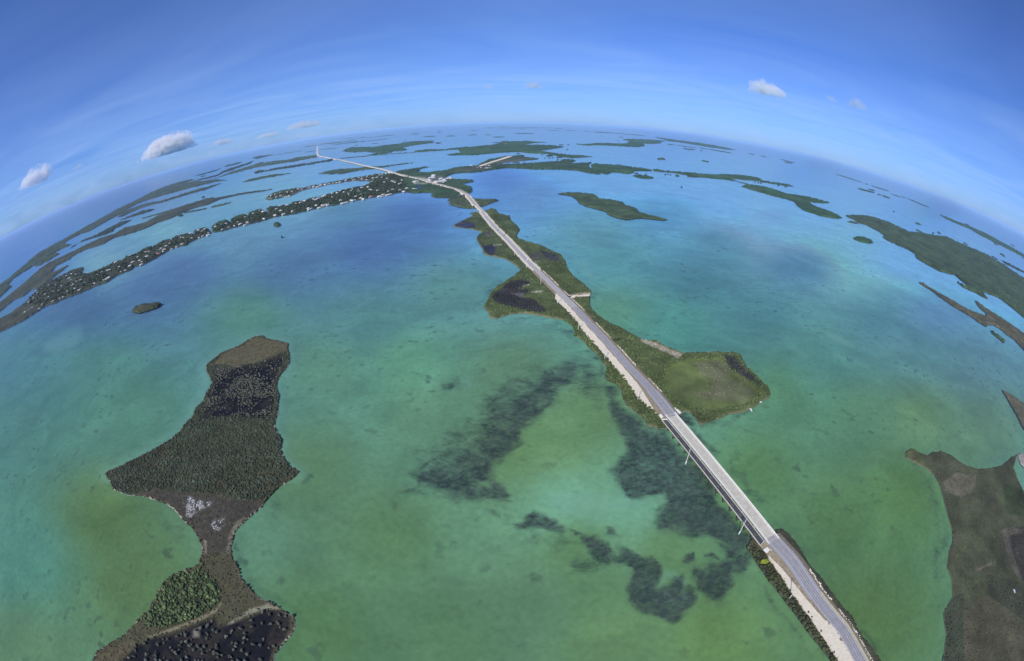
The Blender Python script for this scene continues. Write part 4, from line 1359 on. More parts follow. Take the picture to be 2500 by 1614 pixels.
def crown_mesh(name, seed, mt, lobes=5, flat=0.8):
    """an uneven crown: several rough leafy lobes, unit radius"""
    r = np.random.default_rng(seed)
    Vs = []
    Fs = []
    for k in range(lobes):
        a = 2 * math.pi * k / lobes + r.uniform(-.4, .4)
        rad = 0.0 if k == 0 else r.uniform(0.35, 0.6)
        c = np.array([math.cos(a) * rad, math.sin(a) * rad, r.uniform(-.1, .35)])
        s_ = r.uniform(0.38, 0.62)
        v = IV1 * r.uniform(0.68, 1.3, (len(IV1), 1)) * s_
        v[:, 2] *= flat
        Vs.append(v + c)
        Fs.append(IF1 + len(IV1) * k)
    me = bpy.data.meshes.new(name)
    me.from_pydata([tuple(q) for q in np.vstack(Vs)], [], [tuple(int(w) for w in q) for q in np.vstack(Fs)])
    me.update()
    me.materials.append(mt)
    return me


wq = np.zeros(len(g), bool)
for zw in zWHITE:
    wq |= soft(gp, zw, 4) > RNG.uniform(0.25, 0.9, len(g))
m = wq & (rnd_ > 0.45) & (nz2 > 0.28)
n_ = m.sum()
clumps('salt_crust', np.hstack([g[m], np.full((n_, 1), 0.42)]), RNG.uniform(0.3, 0.9, n_), RNG.uniform(0.15, 0.35, n_),
       np.array((0.62, 0.62, 0.60)) * RNG.uniform(0.6, 1.1, (n_, 1)), HG, mat_=M_LAND)
BUSHM = [crown_mesh('crown', 100 + k, M_BUSH, 4) for k in range(6)]
stem = MB().tube((0, 0, -0.2), (0.03, 0.02, 0.75), 0.07, 0.04, 5).tube((0, 0, 0.1), (0.3, 0.1, 0.6), 0.04, 0.02, 4).tube((0, 0, 0.1), (-.25, .2, .6), .04, .02, 4).mesh('trunk', M_TRUNK)
for k in big:
    gi = cand[k]
    s_ = float(sz[k])
    p2_ = bool(inP2[gi])
    e_ = empty('mangrove_bush', (g[gi, 0], g[gi, 1], 0.05), random.uniform(0, 6.28))
    e_.scale = (s_, s_, s_ * random.uniform(.95, 1.3))
    size_ = 'small' if s_ < (1.35 if p2_ else 0.95) else 'larger'
    u_ = gp[gi]
    if p2_:
        q_ = pl('Y 1300,1000 1900,850')
        where = 'by the pale ridge' if dist_poly(u_[None], q_, False)[0] < 30 else ('by the brown rim' if dE[gi] < 34 else 'in the open middle')
        tag(e_, '%s green mangrove bush %s of the black pond behind the thicket' % (size_, where), 'bush', 'mangrove bushes in the lower black pond')
    else:
        dm_ = dist_poly(u_[None], zTOP)[0]
        where = 'beside the brown meadow' if dm_ < 22 else ('near the shore' if dE[gi] < 26 else ('beside the dense thicket' if u_[1] > 975 else 'in the open middle'))
        tag(e_, '%s green mangrove bush %s in the dark pond of the hourglass island' % (size_, where), 'bush', 'mangrove bushes in the upper dark pond')
    from_mesh('crown', BUSHM[k % 6], e_, (0, 0, 0.72))
    from_mesh('trunk', stem, e_)

# clumps breaking up the canopies of the middle-distance keys
def px_scatter(poly, sp):
    q = interior(poly, sp)
    return ground(q)[:, :2], q


gC, qC = px_scatter(CAUSEWAY, 4.2)
hfac = np.ones(len(gC))
tC = np.tile(np.array((0.072, 0.098, 0.036)), (len(gC), 1))
for zp, zc_, zh in ZONES['cause']:
    w = soft(qC, zp, 2.0)
    tC = tC * (1 - w[:, None]) + np.array(zc_) * w[:, None]
    hfac = hfac * (1 - w) + zh * w
dr_ = dist_poly(gC, ROADXY, closed=False)
okc = (dr_ > 10.5) & (soft(qC, SANDN, 1.5) < 0.2) & (hfac > 0.31)
gC, qC, hfac, tC = gC[okc], qC[okc], hfac[okc], tC[okc]
n_ = len(gC)
nzc = fbm(gC[:, 0] / 30, gC[:, 1] / 30, 3)
ROOT = HG
CW = [o for o in COL.objects if o.name.startswith('island') and o.parent is None]
clumps('mangrove_thicket', np.hstack([gC, np.full((n_, 1), 0.3)]), RNG.uniform(1.1, 2.4, n_), 2.9 * np.sqrt(hfac) * RNG.uniform(0.8, 1.35, n_),
       tC * (0.6 + 0.8 * nzc)[:, None] * RNG.uniform(0.8, 1.25, (n_, 1)))
gL = scatter(pl("F 1250,720 1400,690 1600,690 1680,780 1850,920 1940,1010 1800,1090 1560,1110 1330,1060 1280,960 1450,930 1420,830"), 3.2)
gL = gL[fbm(gL[:, 0] / 14, gL[:, 1] / 14, 3) > RNG.uniform(0.36, 0.66, len(gL))]
n_ = len(gL)
clumps('dry_tussocks', np.hstack([gL, np.full((n_, 1), 0.55)]), RNG.uniform(0.4, 1.2, n_), RNG.uniform(0.3, 0.8, n_),
       np.array((0.21, 0.20, 0.125)) * RNG.uniform(0.6, 1.2, (n_, 1)))
# taller mangroves along the sheltered side of the causeway
FRN = pl("F 1050,1335 980,1325 900,1310 850,1240 780,1180 690,1110 660,1040 640,960 590,910 510,880 500,830 510,760 460,700 430,640 360,590 310,530 270,490 210,465 220,430 190,370 110,315 30,200 100,210 230,345 290,440 400,560 480,650 560,750 640,840 710,930 790,1040 870,1130 950,1200 1020,1220")
gF = scatter(FRN, 2.6)
qF = pxof(gF)
kF = dist_poly(gF, ROADXY, closed=False) > 9
kF &= soft(qF, SANDN, 1.0) < 0.1
gF = gF[kF]
n_ = len(gF)
clumps('mangrove_thicket', np.hstack([gF, np.full((n_, 1), 0.2)]), RNG.uniform(1.3, 2.4, n_), RNG.uniform(1.6, 3.4, n_),
       np.array((0.072, 0.092, 0.028)) * RNG.uniform(0.65, 1.35, (n_, 1)))
gF = scatter(SOUTH, 2.0)
qF = pxof(gF)
rp = np.abs(dist_poly(gF, ROADXY, closed=False))
kF = (rp > 12.5) & (soft(qF, SANDS, 1.0) < 0.1)
gF = gF[kF]
qF = qF[kF]
left = ((qF - pl("L 300,1010")[0]) @ np.array([-0.8, 0.55])) > 0
tF = np.where(left[:, None], (0.058, 0.066, 0.030), (0.115, 0.105, 0.060)) * RNG.uniform(0.6, 1.4, (len(gF), 1))
n_ = len(gF)
clumps('mangrove_thicket', np.hstack([gF, np.full((n_, 1), 0.3)]), np.where(left, RNG.uniform(1.0, 2.0, n_), RNG.uniform(0.5, 1.1, n_)),
       np.where(left, RNG.uniform(1.2, 2.8, n_), RNG.uniform(0.5, 1.2, n_)), tF)
# marsh tussocks on the key at the right
gM = scatter(MARSH, 3.2)
qM = pxof(gM)
kM = (qM[:, 0] < PW + 40) & (qM[:, 1] < PH + 20) & (RNG.random(len(gM)) < 0.35 + 0.5 * fbm(gM[:, 0] / 18, gM[:, 1] / 18, 3))
gM = gM[kM]
n_ = len(gM)
clumps('marsh_tussocks', np.hstack([gM, np.full((n_, 1), 0.3)]), RNG.uniform(0.5, 1.3, n_), RNG.uniform(0.4, 1.0, n_),
       np.array((0.068, 0.068, 0.040)) * (0.5 + fbm(gM[:, 0] / 12, gM[:, 1] / 12, 3))[:, None] * RNG.uniform(0.7, 1.4, (n_, 1)))

# ------------------------------------------------------------------ highway, verges, sand
def ribbon(name, s0, s1, o0, o1, m_, dz=0.0, step=8.0, kind='structure', parent=None, skirt=None, dash=None):
    """strip of road between two side offsets (right positive); skirt: ground drop at both edges"""
    ss = np.arange(s0, s1, step)
    ss = np.append(ss, s1)
    if dash:
        mb_v = []
        mb_f = []
        x = s0
        while x < s1:
            q = np.array([x, min(x + dash[0], s1)])
            p, fw, rt = road_at(q)
            z = road_z(q) + dz
            b0 = len(mb_v)
            for i in (0, 1):
                for o_ in (o0, o1):
                    mb_v.append((*(p[i] + rt[i] * o_), z[i]))
            mb_f.append((b0, b0 + 1, b0 + 3, b0 + 2))
            x += dash[0] + dash[1]
        o = mesh_np(name, np.array(mb_v), np.array(mb_f), m_, parent=parent)
    else:
        p, fw, rt = road_at(ss)
        z = (road_z(ss) + dz)[:, None]
        cols = [(o0, 0.0), (o1, 0.0)]
        if skirt:
            cols = [(o0 - skirt[0], -skirt[1]), (o0, 0.0), (o1, 0.0), (o1 + skirt[0], -skirt[1])]
        Vv = np.stack([np.hstack([p + rt * a_, z + b_]) for a_, b_ in cols], 1)
        nc = len(cols)
        n__ = len(ss)
        i = (np.arange(n__ - 1) * nc)[:, None]
        j = np.arange(nc - 1)[None]
        Fv = np.stack([i + j, i + j + 1, i + nc + j + 1, i + nc + j], -1).reshape(-1, 4)
        o = mesh_np(name, Vv.reshape(-1, 3), Fv, m_, parent=parent)
    if kind and parent is None:
        tag(o, kind=kind)
    return o


S_END = float(ROADS[-1])
gaps = [(sB0, sB1)] + FARB
edges = [0.0]
for a_, b_ in gaps:
    edges += [a_, b_]
edges.append(S_END)
for k in range(0, len(edges), 2):
    a_, b_ = edges[k], edges[k + 1]
    if b_ - a_ < 15:
        continue
    w_ = 6.4 if a_ < 1500 else 10.0
    m_ = M_VERGE if a_ < 700 else M_SAND
    ribbon('embankment', a_, b_, -w_, w_ + (1.2 if a_ < 1500 else 0), m_, -0.10, skirt=(4.5, 2.6))
    if k == 2:
        ribbon('road', a_, a_ + 260, -4.7, 4.7, M_ASPH, 0.0)
        ribbon('road', a_ + 260, b_, -4.7, 4.7, M_ASPHFAR, 0.0)
    else:
        ribbon('road', a_, b_, -4.7, 4.7, M_ASPH if k == 0 else M_ASPHFAR, 0.0)
    if a_ < 2500:
        e_ = min(b_, 2600)
        for o_ in (-2.9, -1.1, 1.1, 2.9):
            ribbon('wheel_track', a_, e_, o_ - 0.38, o_ + 0.38, M_TRACK, 0.004)
        ribbon('edge_line', a_, e_, -4.05, -3.90, M_WHT, 0.008)
        ribbon('edge_line', a_, e_, 3.90, 4.05, M_WHT, 0.008)
        ribbon('centre_line', a_, e_, -0.11, 0.11, M_YEL, 0.008, dash=(3.0, 6.0))
# pale widened approaches at both ends of the long bridge
for a_, b_ in ((sB0 - 62, sB0), (sB1, sB1 + 45)):
    ribbon('approach_shoulder', a_, b_, -6.2, -4.0, M_ASPHNEW, 0.004)
    ribbon('approach_shoulder', a_, b_, 4.0, 6.2, M_ASPHNEW, 0.004)
ribbon('gravel_verge', 0, sB0 - 62, 4.75, 6.6, mat('pale_gravel', (0.50, 0.46, 0.30), 0.95, 0.25, 0.8, spec=0.1), -0.06)
ribbon('sand_verge', sB1 + 420, FARB[0][0], -8.2, -4.72, M_SAND, -0.05)
ribbon('sand_verge', sB1 + 45, sB1 + 420, 5.6, 8.0, M_VERGE, -0.05)
ribbon('sand_verge', sB1 + 420, FARB[0][0], 4.72, 7.6, M_SAND, -0.05)
ribbon('sand_verge', FARB[0][1], FARB[1][0], -8.0, -4.72, M_SAND, -0.05)
ribbon('sand_verge', FARB[1][1], FARB[1][1] + 200, 4.72, 8.0, M_VERGE, -0.05)


def slab(name, poly, z, m_, kind='structure', sp=5.0, depth=2.2, jit=0.5):
    dp = densify(poly, 4.0, jit)
    v, f, src = cdt(dp, interior(dp, sp))
    top = ground(v, z)
    top[:, 2] = z + RNG.normal(0, 0.05, len(v))
    a, b__, c__ = top[f[:, 0]], top[f[:, 1]], top[f[:, 2]]
    up = np.cross(b__ - a, c__ - a)[:, 2]
    f[up < 0] = f[up < 0][:, ::-1]
    nb = len(dp)
    ring = ground(dp, z)
    low = ring.copy()
    low[:, 2] = z - depth
    Vv = np.vstack([top, ring, low])
    n0 = len(top)
    i = np.arange(nb)
    j = (i + 1) % nb
    q = np.vstack([np.stack([n0 + i, n0 + j, n0 + nb + j], 1), np.stack([n0 + i, n0 + nb + j, n0 + nb + i], 1)])
    o = mesh_np(name, Vv, np.vstack([f, q]), m_)
    tag(o, kind=kind)
    return o


slab('sand_shoulder', SANDN, 2.42, M_SAND)
slab('sand_shoulder', SANDS, 2.42, M_SAND)
gB = scatter(pl("F 800,482 880,508 980,518 1060,566 1150,596 1220,626 1400,622 1560,616 1680,622 1690,632 1560,630 1400,638 1230,655 1130,645 1060,615 960,570 880,540"), 1.1)
gB = gB[fbm(gB[:, 0] / 9, gB[:, 1] / 9, 3) > 0.44]
clumps('beach_rubble', np.hstack([gB, np.full((len(gB), 1), 0.5)]), RNG.uniform(0.4, 1.1, len(gB)), RNG.uniform(0.3, 0.9, len(gB)),
       np.array((0.50, 0.46, 0.36)) * RNG.uniform(0.5, 1.1, (len(gB), 1)), mat_=M_LAND)
slab('side_road', pl("Z 1345,735 1420,742 1520,722 1640,712 1770,700 1778,735 1650,738 1520,752 1420,758 1390,765"), 1.9, M_SAND, depth=1.8)
# runway on the far strip
rw = ground(pl("R 800,600 1175,485"), 1.6)
dv_ = (rw[1] - rw[0])[:2]
dv_ /= np.linalg.norm(dv_)
nv_ = np.array([dv_[1], -dv_[0]]) * 16
Vr = np.array([[*(rw[0][:2] - nv_), 1.8], [*(rw[0][:2] + nv_), 1.8], [*(rw[1][:2] + nv_), 1.8], [*(rw[1][:2] - nv_), 1.8]])
tag(mesh_np('runway', Vr, np.array([[0, 1, 2, 3]]), M_SAND), kind='structure')

# rocks along the road edge: riprap, too many and too small to count
rk = []
for a_, b_, off in ((sB0 - 330, sB0 - 40, 9.4), (sB1 + 10, FARB[0][0] - 10, 9.2), (sB1 + 430, FARB[0][0], -9.0), (FARB[0][1], FARB[1][0], 9.5)):
    for s_ in np.arange(a_, b_, 1.5):
        if vnoise(np.array([s_ / 14]), np.array([off]))[0] < 0.36:
            continue
        p, fw, rt = road_at(s_)
        q = p[0] + rt[0] * (off + random.uniform(-.5, .5))
        rk.append((*q, float(road_z(s_)) - 1.0))
rk = np.array(rk)
tr_ = np.array((0.60, 0.56, 0.45)) * RNG.uniform(0.7, 1.25, (len(rk), 1))
o = clumps('riprap', rk, RNG.uniform(0.45, 1.0, len(rk)), RNG.uniform(0.9, 1.7, len(rk)), tr_, mat_=M_LAND)

# ------------------------------------------------------------------ the long bridge and the old bridge beside it
T_ = np.array([0.234, -0.972])
T_ /= np.linalg.norm(T_)
N_ = np.array([-T_[1], T_[0]])                # towards the open water on the right
RZ = math.atan2(T_[1], T_[0])


def along(s, off, z):
    q = bline(s) + N_ * off
    return (float(q[0]), float(q[1]), z)


BR = empty('highway_bridge', along(-110, 0, 0))
tag(BR, 'long pale concrete highway bridge with white side barriers beside the narrow old bridge', 'bridge')


def bchild(mb, name, m_, parent=BR):
    o = mb.build(name, m_, parent)
    o.matrix_parent_inverse = Matrix.Translation(parent.location).inverted() if parent.parent is None else Matrix.Identity(4)
    return o


S0, S1 = -273.0, -108.0
HW = 5.45
spans = np.linspace(S0, S1, 11)
for k in range(10):
    a_, b_ = spans[k], spans[k + 1]
    mid, ln = (a_ + b_) / 2, (b_ - a_) - 0.10
    bchild(MB().box(along(mid, 0, DECKZ - 0.30), (ln, 2 * HW, 0.56), RZ), 'deck_span', M_DECK)
    for o_ in (-3.8, -1.3, 1.3, 3.8):
        bchild(MB().box(along(mid, o_, DECKZ - 1.05), (ln - 0.3, 0.55, 0.95), RZ), 'girder', M_PIER)
for o_ in (-2.7, -0.95, 0.95, 2.7):
    bchild(MB().box(along((S0 + S1) / 2, o_, DECKZ - 0.012), (S1 - S0, 0.7, 0.024), RZ), 'wheel_track', M_DECKTRK)
for o_, m_ in ((-3.75, M_WHT), (3.75, M_WHT)):
    bchild(MB().box(along((S0 + S1) / 2, o_, DECKZ + 0.001), (S1 - S0, 0.16, 0.022), RZ), 'edge_line', m_)
for s_ in np.arange(S0 + 2, S1, 9.0):
    bchild(MB().box(along(s_, 0, DECKZ + 0.003), (3.0, 0.2, 0.022), RZ), 'lane_dash', M_YEL)
for sgn in (-1, 1):
    for k in range(10):
        a_, b_ = spans[k], spans[k + 1]
        pb = MB()
        mid, ln = (a_ + b_) / 2, (b_ - a_) - 0.06
        pb.box(along(mid, sgn * (HW - 0.22), DECKZ + 0.15), (ln, 0.48, 0.34), RZ)
        pb.box(along(mid, sgn * (HW - 0.18), DECKZ + 0.64), (ln, 0.30, 0.66), RZ)
        bchild(pb, 'barrier', M_PARA)
nub_px = np.concatenate([pl("M 585,475 725,645 872,815 1030,1010 1190,1200 1358,1405"), pl("N 1065,245 1280,505 1495,790")])
nub = ground(nub_px, 4.0)[:, :2]
for q in nub:
    s_ = float((q - bline(0)) @ T_)
    pm = MB()
    pm.box(along(s_, -0.45, DECKZ - 2.0), (1.1, 2 * HW + 2.2, 0.95), RZ)
    pier = bchild(pm, 'pier', M_PIER)
    for o_ in (-3.6, 0, 3.6):
        bchild(MB().tube(along(s_, o_, -4), along(s_, o_, DECKZ - 2.45), 0.5, 0.5, 10), 'column', M_PIER, pier)
    bchild(MB().box(along(s_, -HW - 0.75, DECKZ - 1.45), (0.7, 1.0, 0.22), RZ), 'cap_end', M_PARA, pier)
for s_ in (S0 - 3, S1 + 3):
    bchild(MB().box(along(s_, 0.0, 1.6), (6.0, 13.4, 5.6), RZ), 'abutment', M_PARA)
for s_, o_, d_ in ((S0 - 2.5, 9.2, (6.5, 7.0, 1.2)), (S0 - 1.5, -8.2, (5.0, 4.6, 1.2)), (S1 + 3, -8.6, (4.0, 4.5, 1.0)), (S1 + 1, 8.0, (4.0, 4.2, 1.0))):
    bchild(MB().box(along(s_, o_, 3.5), d_, RZ + 0.12, 0.85), 'wing_wall', M_PARA)

OB = empty('old_bridge', along(-110, -9, 0))
tag(OB, 'narrow old low bridge of dark asphalt between pale weathered curbs, closed to traffic', 'bridge')
OC, OW = -9.2, 2.45
O0, O1 = -268.0, -111.0
sp2 = np.linspace(O0, O1, 16)
for k in range(15):
    a_, b_ = sp2[k], sp2[k + 1]
    mid, ln = (a_ + b_) / 2, (b_ - a_) - 0.08
    bchild(MB().box(along(mid, OC, OLDZ - 0.32), (ln, 2 * OW, 0.6), RZ), 'deck_span', M_ASPHOLD, OB)
    pm = MB()
    pm.box(along(a_, OC, OLDZ - 1.1), (1.4, 2 * OW + 0.4, 0.9), RZ)
    pm.box(along(a_, OC, -1.0), (1.0, 2 * OW - 0.2, 7.4), RZ)
    bchild(pm, 'pier', M_OLDPIER, OB)
    for sgn in (-1, 1):
        cb = MB()
        cb.box(along(mid, OC + sgn * (OW + 0.12), OLDZ + 0.12), (ln, 0.42, 0.9), RZ)
        for q in np.linspace(a_ + 1.2, b_ - 1.2, 4):
            cb.box(along(q, OC + sgn * (OW + 0.42), OLDZ + 0.05), (0.5, 0.30, 0.6), RZ)
        bchild(cb, 'curb', M_OLDCURB, OB)
for s_ in np.arange(O0 + 4, O1, 11.0):
    bchild(MB().box(along(s_, OC, OLDZ - 0.012), (2.6, 0.16, 0.03), RZ), 'lane_dash', M_YEL, OB)
bchild(MB().box(along(O1 - 0.3, OC, OLDZ + 0.55), (0.4, 5.6, 1.1), RZ + 0.35), 'end_barrier', M_PARA, OB)
bchild(MB().box(along(O0 + 0.3, OC, OLDZ + 0.55), (0.4, 5.6, 1.1), RZ - 0.2), 'end_barrier', M_PARA, OB)

# shorter bridges farther along the highway
for bi, ((a_, b_), lab) in enumerate(zip(FARB, ('short pale highway bridge linking the causeway island to the mangrove islet at the bend',
                                               'very short pale highway bridge over the creek at the road bend',
                                               'far low highway bridge crossing blue water beyond the village of white roofs'))):
    p0 = road_at(a_)[0][0]
    fb = empty('highway_bridge', (p0[0], p0[1], 0))
    tag(fb, lab, 'bridge')
    inv = Matrix.Translation(fb.location).inverted()
    wd = 5.4 if bi < 2 else 9.0
    d_ = ribbon('deck', a_, b_, -wd, wd, M_DECK, 0.0, step=10, kind=None, parent=fb, skirt=(0.02, 1.2))
    d_.matrix_parent_inverse = inv
    for sgn in (-1, 1):
        r_ = ribbon('barrier', a_, b_, sgn * wd - 0.3, sgn * wd + 0.3, M_PARA, 0.9, step=10, kind=None, parent=fb, skirt=(0.02, 1.6))
        r_.matrix_parent_inverse = inv
    for s_ in np.arange(a_ + 6, b_ - 3, 18 if bi < 2 else 60):
        p, fw, rt = road_at(s_)
        zz = float(road_z(s_))
        o = MB().box((p[0][0], p[0][1], (zz - 5) / 2), (1.4, 2 * wd - 1, zz + 3), math.atan2(fw[0][1], fw[0][0])).build('pier', M_PIER, fb)
        o.matrix_parent_inverse = inv

# ------------------------------------------------------------------ power line
PH_ = 15.6
pmesh = MB().tube((0, 0, -0.3), (0, 0, PH_), 0.34, 0.20, 8).mesh('shaft', M_POLE)
arm = MB().box((0, 0, 0), (0.14, 2.6, 0.16)).mesh('crossarm', M_STEEL)
insm = MB().tube((0, 0, -0.1), (0, 0, 0.3), 0.10, 0.06, 6).mesh('insulator', M_ROCK)
ped = MB().tube((0, 0, -2.5), (0, 0, 1.4), 0.62, 0.58, 10).mesh('footing', M_PARA)
POLES = pl("M 800,1090 | N 1195,930 | L 255,1032 | F 795,1072 485,690 238,412 42,165 | Z 1068,565 858,330 690,150 | E 623,668 556,592 495,523 443,460 | O 1770,1105 1690,1015 1622,940")
for k, q in enumerate(POLES):
    zb = 0.0 if k < 2 else 1.0
    w = ground(q, zb)
    p, fw, rt = road_at(ROADS[int(np.argmin(np.linalg.norm(ROADXY - w[:2], axis=1)))])
    e_ = empty('utility_pole', (w[0], w[1], zb), math.atan2(fw[0][1], fw[0][0]))
    if k < 2:
        tag(e_, 'white concrete utility pole on a round footing in the water beside the old bridge', 'utility pole', 'poles standing in the channel')
        from_mesh('footing', ped, e_)
    elif k == 2:
        tag(e_, 'white utility pole in dark mangroves beside the sand shoulder south of the long bridge', 'utility pole')
    else:
        tag(e_, 'white utility pole along the mangrove edge of the causeway road north of the long bridge', 'utility pole', 'poles along the causeway')
    from_mesh('shaft', pmesh, e_)
    from_mesh('crossarm', arm, e_, (0, 0, PH_ - 0.7))
    from_mesh('crossarm', arm, e_, (0, 0, PH_ - 2.2), sc=(1, 0.77, 1))
    for y_, z_ in ((-1.2, -.5), (1.2, -.5), (0, 0.1), (-.9, -2.0), (.9, -2.0)):
        from_mesh('insulator', insm, e_, (0, y_, PH_ + z_))

# one lime-green tree among the dark mangroves
w = ground(pl("G 912,940")[0], 1.0)
e_ = empty('mangrove_tree', (w[0], w[1], 0.3))
tag(e_, 'single bright lime-green tree among dark mangroves south of the long bridge', 'tree')
from_mesh('crown', crown_mesh('crown', 77, M_LIME, 9, 0.7), e_, (0, 0, 2.4), sc=(3.6, 2.4, 1.9))
from_mesh('trunk', MB().tube((0, 0, -0.3), (0.1, 0, 2.2), 0.22, 0.12, 6).mesh('trunk', M_TRUNK), e_)

# ------------------------------------------------------------------ vehicles and boats
def car_meshes(paint, L=4.6, Wd=1.85, van=False):
    b_ = MB()
    b_.box((0, 0, 0.62), (L, Wd, 0.62), 0, 0.97)
    cab = MB()
    if van:
        cab.box((-0.3, 0, 1.35), (L * 0.74, Wd * 0.94, 0.9), 0, 0.90)
    else:
        cab.box((-0.25, 0, 1.2), (L * 0.54, Wd * 0.9, 0.58), 0, 0.80)
    g_ = MB()
    zc_, hh = (1.45, 0.5) if van else (1.2, 0.36)
    ww = L * (0.70 if van else 0.50)
    for sgn in (-1, 1):
        g_.box((-0.27, sgn * Wd * 0.43, zc_), (ww * 0.86, 0.06, hh))
    g_.box((-0.27 + ww * 0.5, 0, zc_), (0.06, Wd * 0.72, hh)).box((-0.27 - ww * 0.5, 0, zc_), (0.06, Wd * 0.72, hh))
    wh = MB().tube((0, -0.11, 0), (0, 0.11, 0), 0.33, 0.33, 12).mesh('wheel', M_TYRE)
    return b_.mesh('body', paint), cab.mesh('cabin', paint), g_.mesh('window', M_WIN), wh, L, Wd


RIM = MB().tube((0, -0.01, 0), (0, 0.01, 0), 0.2, 0.2, 10).mesh('rim', M_STEEL)


def car(w, rz, kit, label):
    e_ = empty('car', w, rz)
    tag(e_, label, 'car')
    bm_, cm_, gm_, wm_, L, Wd = kit
    from_mesh('body', bm_, e_)
    from_mesh('cabin', cm_, e_)
    from_mesh('window', gm_, e_)
    for x in (-L * .31, L * .31):
        for y in (-Wd * .46, Wd * .46):
            wo_ = from_mesh('wheel', wm_, e_, (x, y, 0.33))
            from_mesh('rim', RIM, wo_, (0, 0.115 if y > 0 else -0.115, 0))
    return e_


KD, KW_ = car_meshes(M_CARD), car_meshes(M_CARW, 5.2, 2.0, True)
for txt, off, kit, lab in (("E 682,668", 1.9, KD, 'dark car driving on the causeway road by the northern dark pond'),
                           ("E 640,628", -1.9, KD, 'dark car heading the other way on the narrow northern causeway'),
                           ("E 905,900", 1.9, KW_, 'white van driving on the middle of the causeway road'),
                           ("O 1300,735", -1.9, KW_, 'white van on the road before the village shops')):
    s_ = s_of(txt)
    p, fw, rt = road_at(s_)
    q = p[0] + rt[0] * off
    car((q[0], q[1], float(road_z(s_)) + 0.012), math.atan2(fw[0][1], fw[0][0]) + (math.pi if off < 0 else 0), kit, lab)
w = ground(pl("Z 1485,741")[0], 1.95)
car((w[0], w[1], 1.96), 0.4, KD, 'dark car parked on the pale side road that runs to the water')


def boat(w, rz, label, L=5.0):
    e_ = empty('boat', w, rz)
    tag(e_, label, 'boat')
    h = MB()
    n = 7
    v = []
    for i in range(n):
        t_ = i / (n - 1)
        x = (t_ - .5) * L
        wd = 0.16 * L * (1 - max(0, t_ - .45) ** 2 * 3.1)
        v += [(x, -wd, 0.75 + .25 * t_), (x, -wd * .6, -0.2), (x, wd * .6, -0.2), (x, wd, 0.75 + .25 * t_)]
    f = [(4 * i + k, 4 * i + k + 1, 4 * i + 5 + k, 4 * i + 4 + k) for i in range(n - 1) for k in range(3)]
    f += [(0, 3, 2, 1), (4 * n - 4, 4 * n - 3, 4 * n - 2, 4 * n - 1)]
    f += [(4 * i + 3, 4 * i, 4 * i + 4, 4 * i + 7) for i in range(n - 1)]
    h.add(v, f)
    h.build('hull', M_BOAT, e_)
    MB().box((-L * .05, 0, 1.25), (L * .22, L * .16, 0.9), 0, .85).build('console', M_BOAT, e_)
    MB().box((-L * .52, 0, 0.7), (0.5, 0.45, 1.1)).build('outboard_motor', M_CARD, e_)


for txt, lab in (("M 1818,265", 'small white boat by the green rounded point of the causeway island'),
                 ("F 1945,1085", 'small white boat under the eastern tip of the causeway island'),
                 ("C 720,1027", 'white boat in the cove of the lone scrubby island'),
                 ("Q 700,1175", 'white boat lying in the marsh of the broad brown key')):
    w = ground(pl(txt)[0], 0.3)
    boat((w[0], w[1], 0.1 if 'marsh' not in lab else 0.9), random.uniform(0, 6), lab)

# ------------------------------------------------------------------ houses
def house_kit(kind, roofm):
    """list of (part name, mesh) for one kind of house, in metres"""
    parts = []

    def wall(c, d, name='wall'):
        parts.append((name, MB().box(c, d).mesh(name, M_WALL)))

    def flat(c, d, name='annex_roof'):
        parts.append((name, MB().box(c, d).mesh(name, roofm)))

    def gable(cx, cy, lx, ly, h0, rise, ov=0.5, hip=0.0):
        x0, x1, y0, y1 = cx - lx / 2 - ov, cx + lx / 2 + ov, cy - ly / 2 - ov, cy + ly / 2 + ov
        e = hip * lx / 2
        v = [(x0, y0, h0), (x1, y0, h0), (x1, y1, h0), (x0, y1, h0), (x0 + e, cy, h0 + rise), (x1 - e, cy, h0 + rise)]
        v += [(a, b__, c - 0.25) for a, b__, c in v[:4]]
        parts.append(('roof', MB().add(v, [(0, 1, 5, 4), (2, 3, 4, 5), (1, 2, 5), (3, 0, 4), (6, 7, 1, 0), (7, 8, 2, 1), (8, 9, 3, 2), (9, 6, 0, 3), (9, 8, 7, 6)]).mesh('roof', roofm)))
    if kind == 0:
        wall((0, 0, 2.6), (13, 9, 5.2))
        gable(0, 0, 13, 9, 5.2, 2.2)
    elif kind == 1:
        wall((0, 0, 2.2), (15, 11, 4.4))
        gable(0, 0, 15, 11, 4.4, 2.4, 0.7, 0.7)
    elif kind == 2:
        wall((0, 0, 2.0), (24, 9, 4.0))
        gable(0, 0, 24, 9, 4.0, 1.9)
        wall((8, 8.6, 1.9), (8, 8, 3.8), 'annex')
        flat((8, 9.0, 3.97), (9, 8.0, 0.35))
    else:
        wall((0, 0, 3.2), (10, 10, 6.4))
        gable(0, 0, 10, 10, 6.4, 2.6, 0.6, 0.98)
        wall((8.6, 1, 1.6), (7, 6, 3.2), 'annex')
        flat((8.8, 1, 3.37), (7.4, 6.6, 0.3))
    return parts


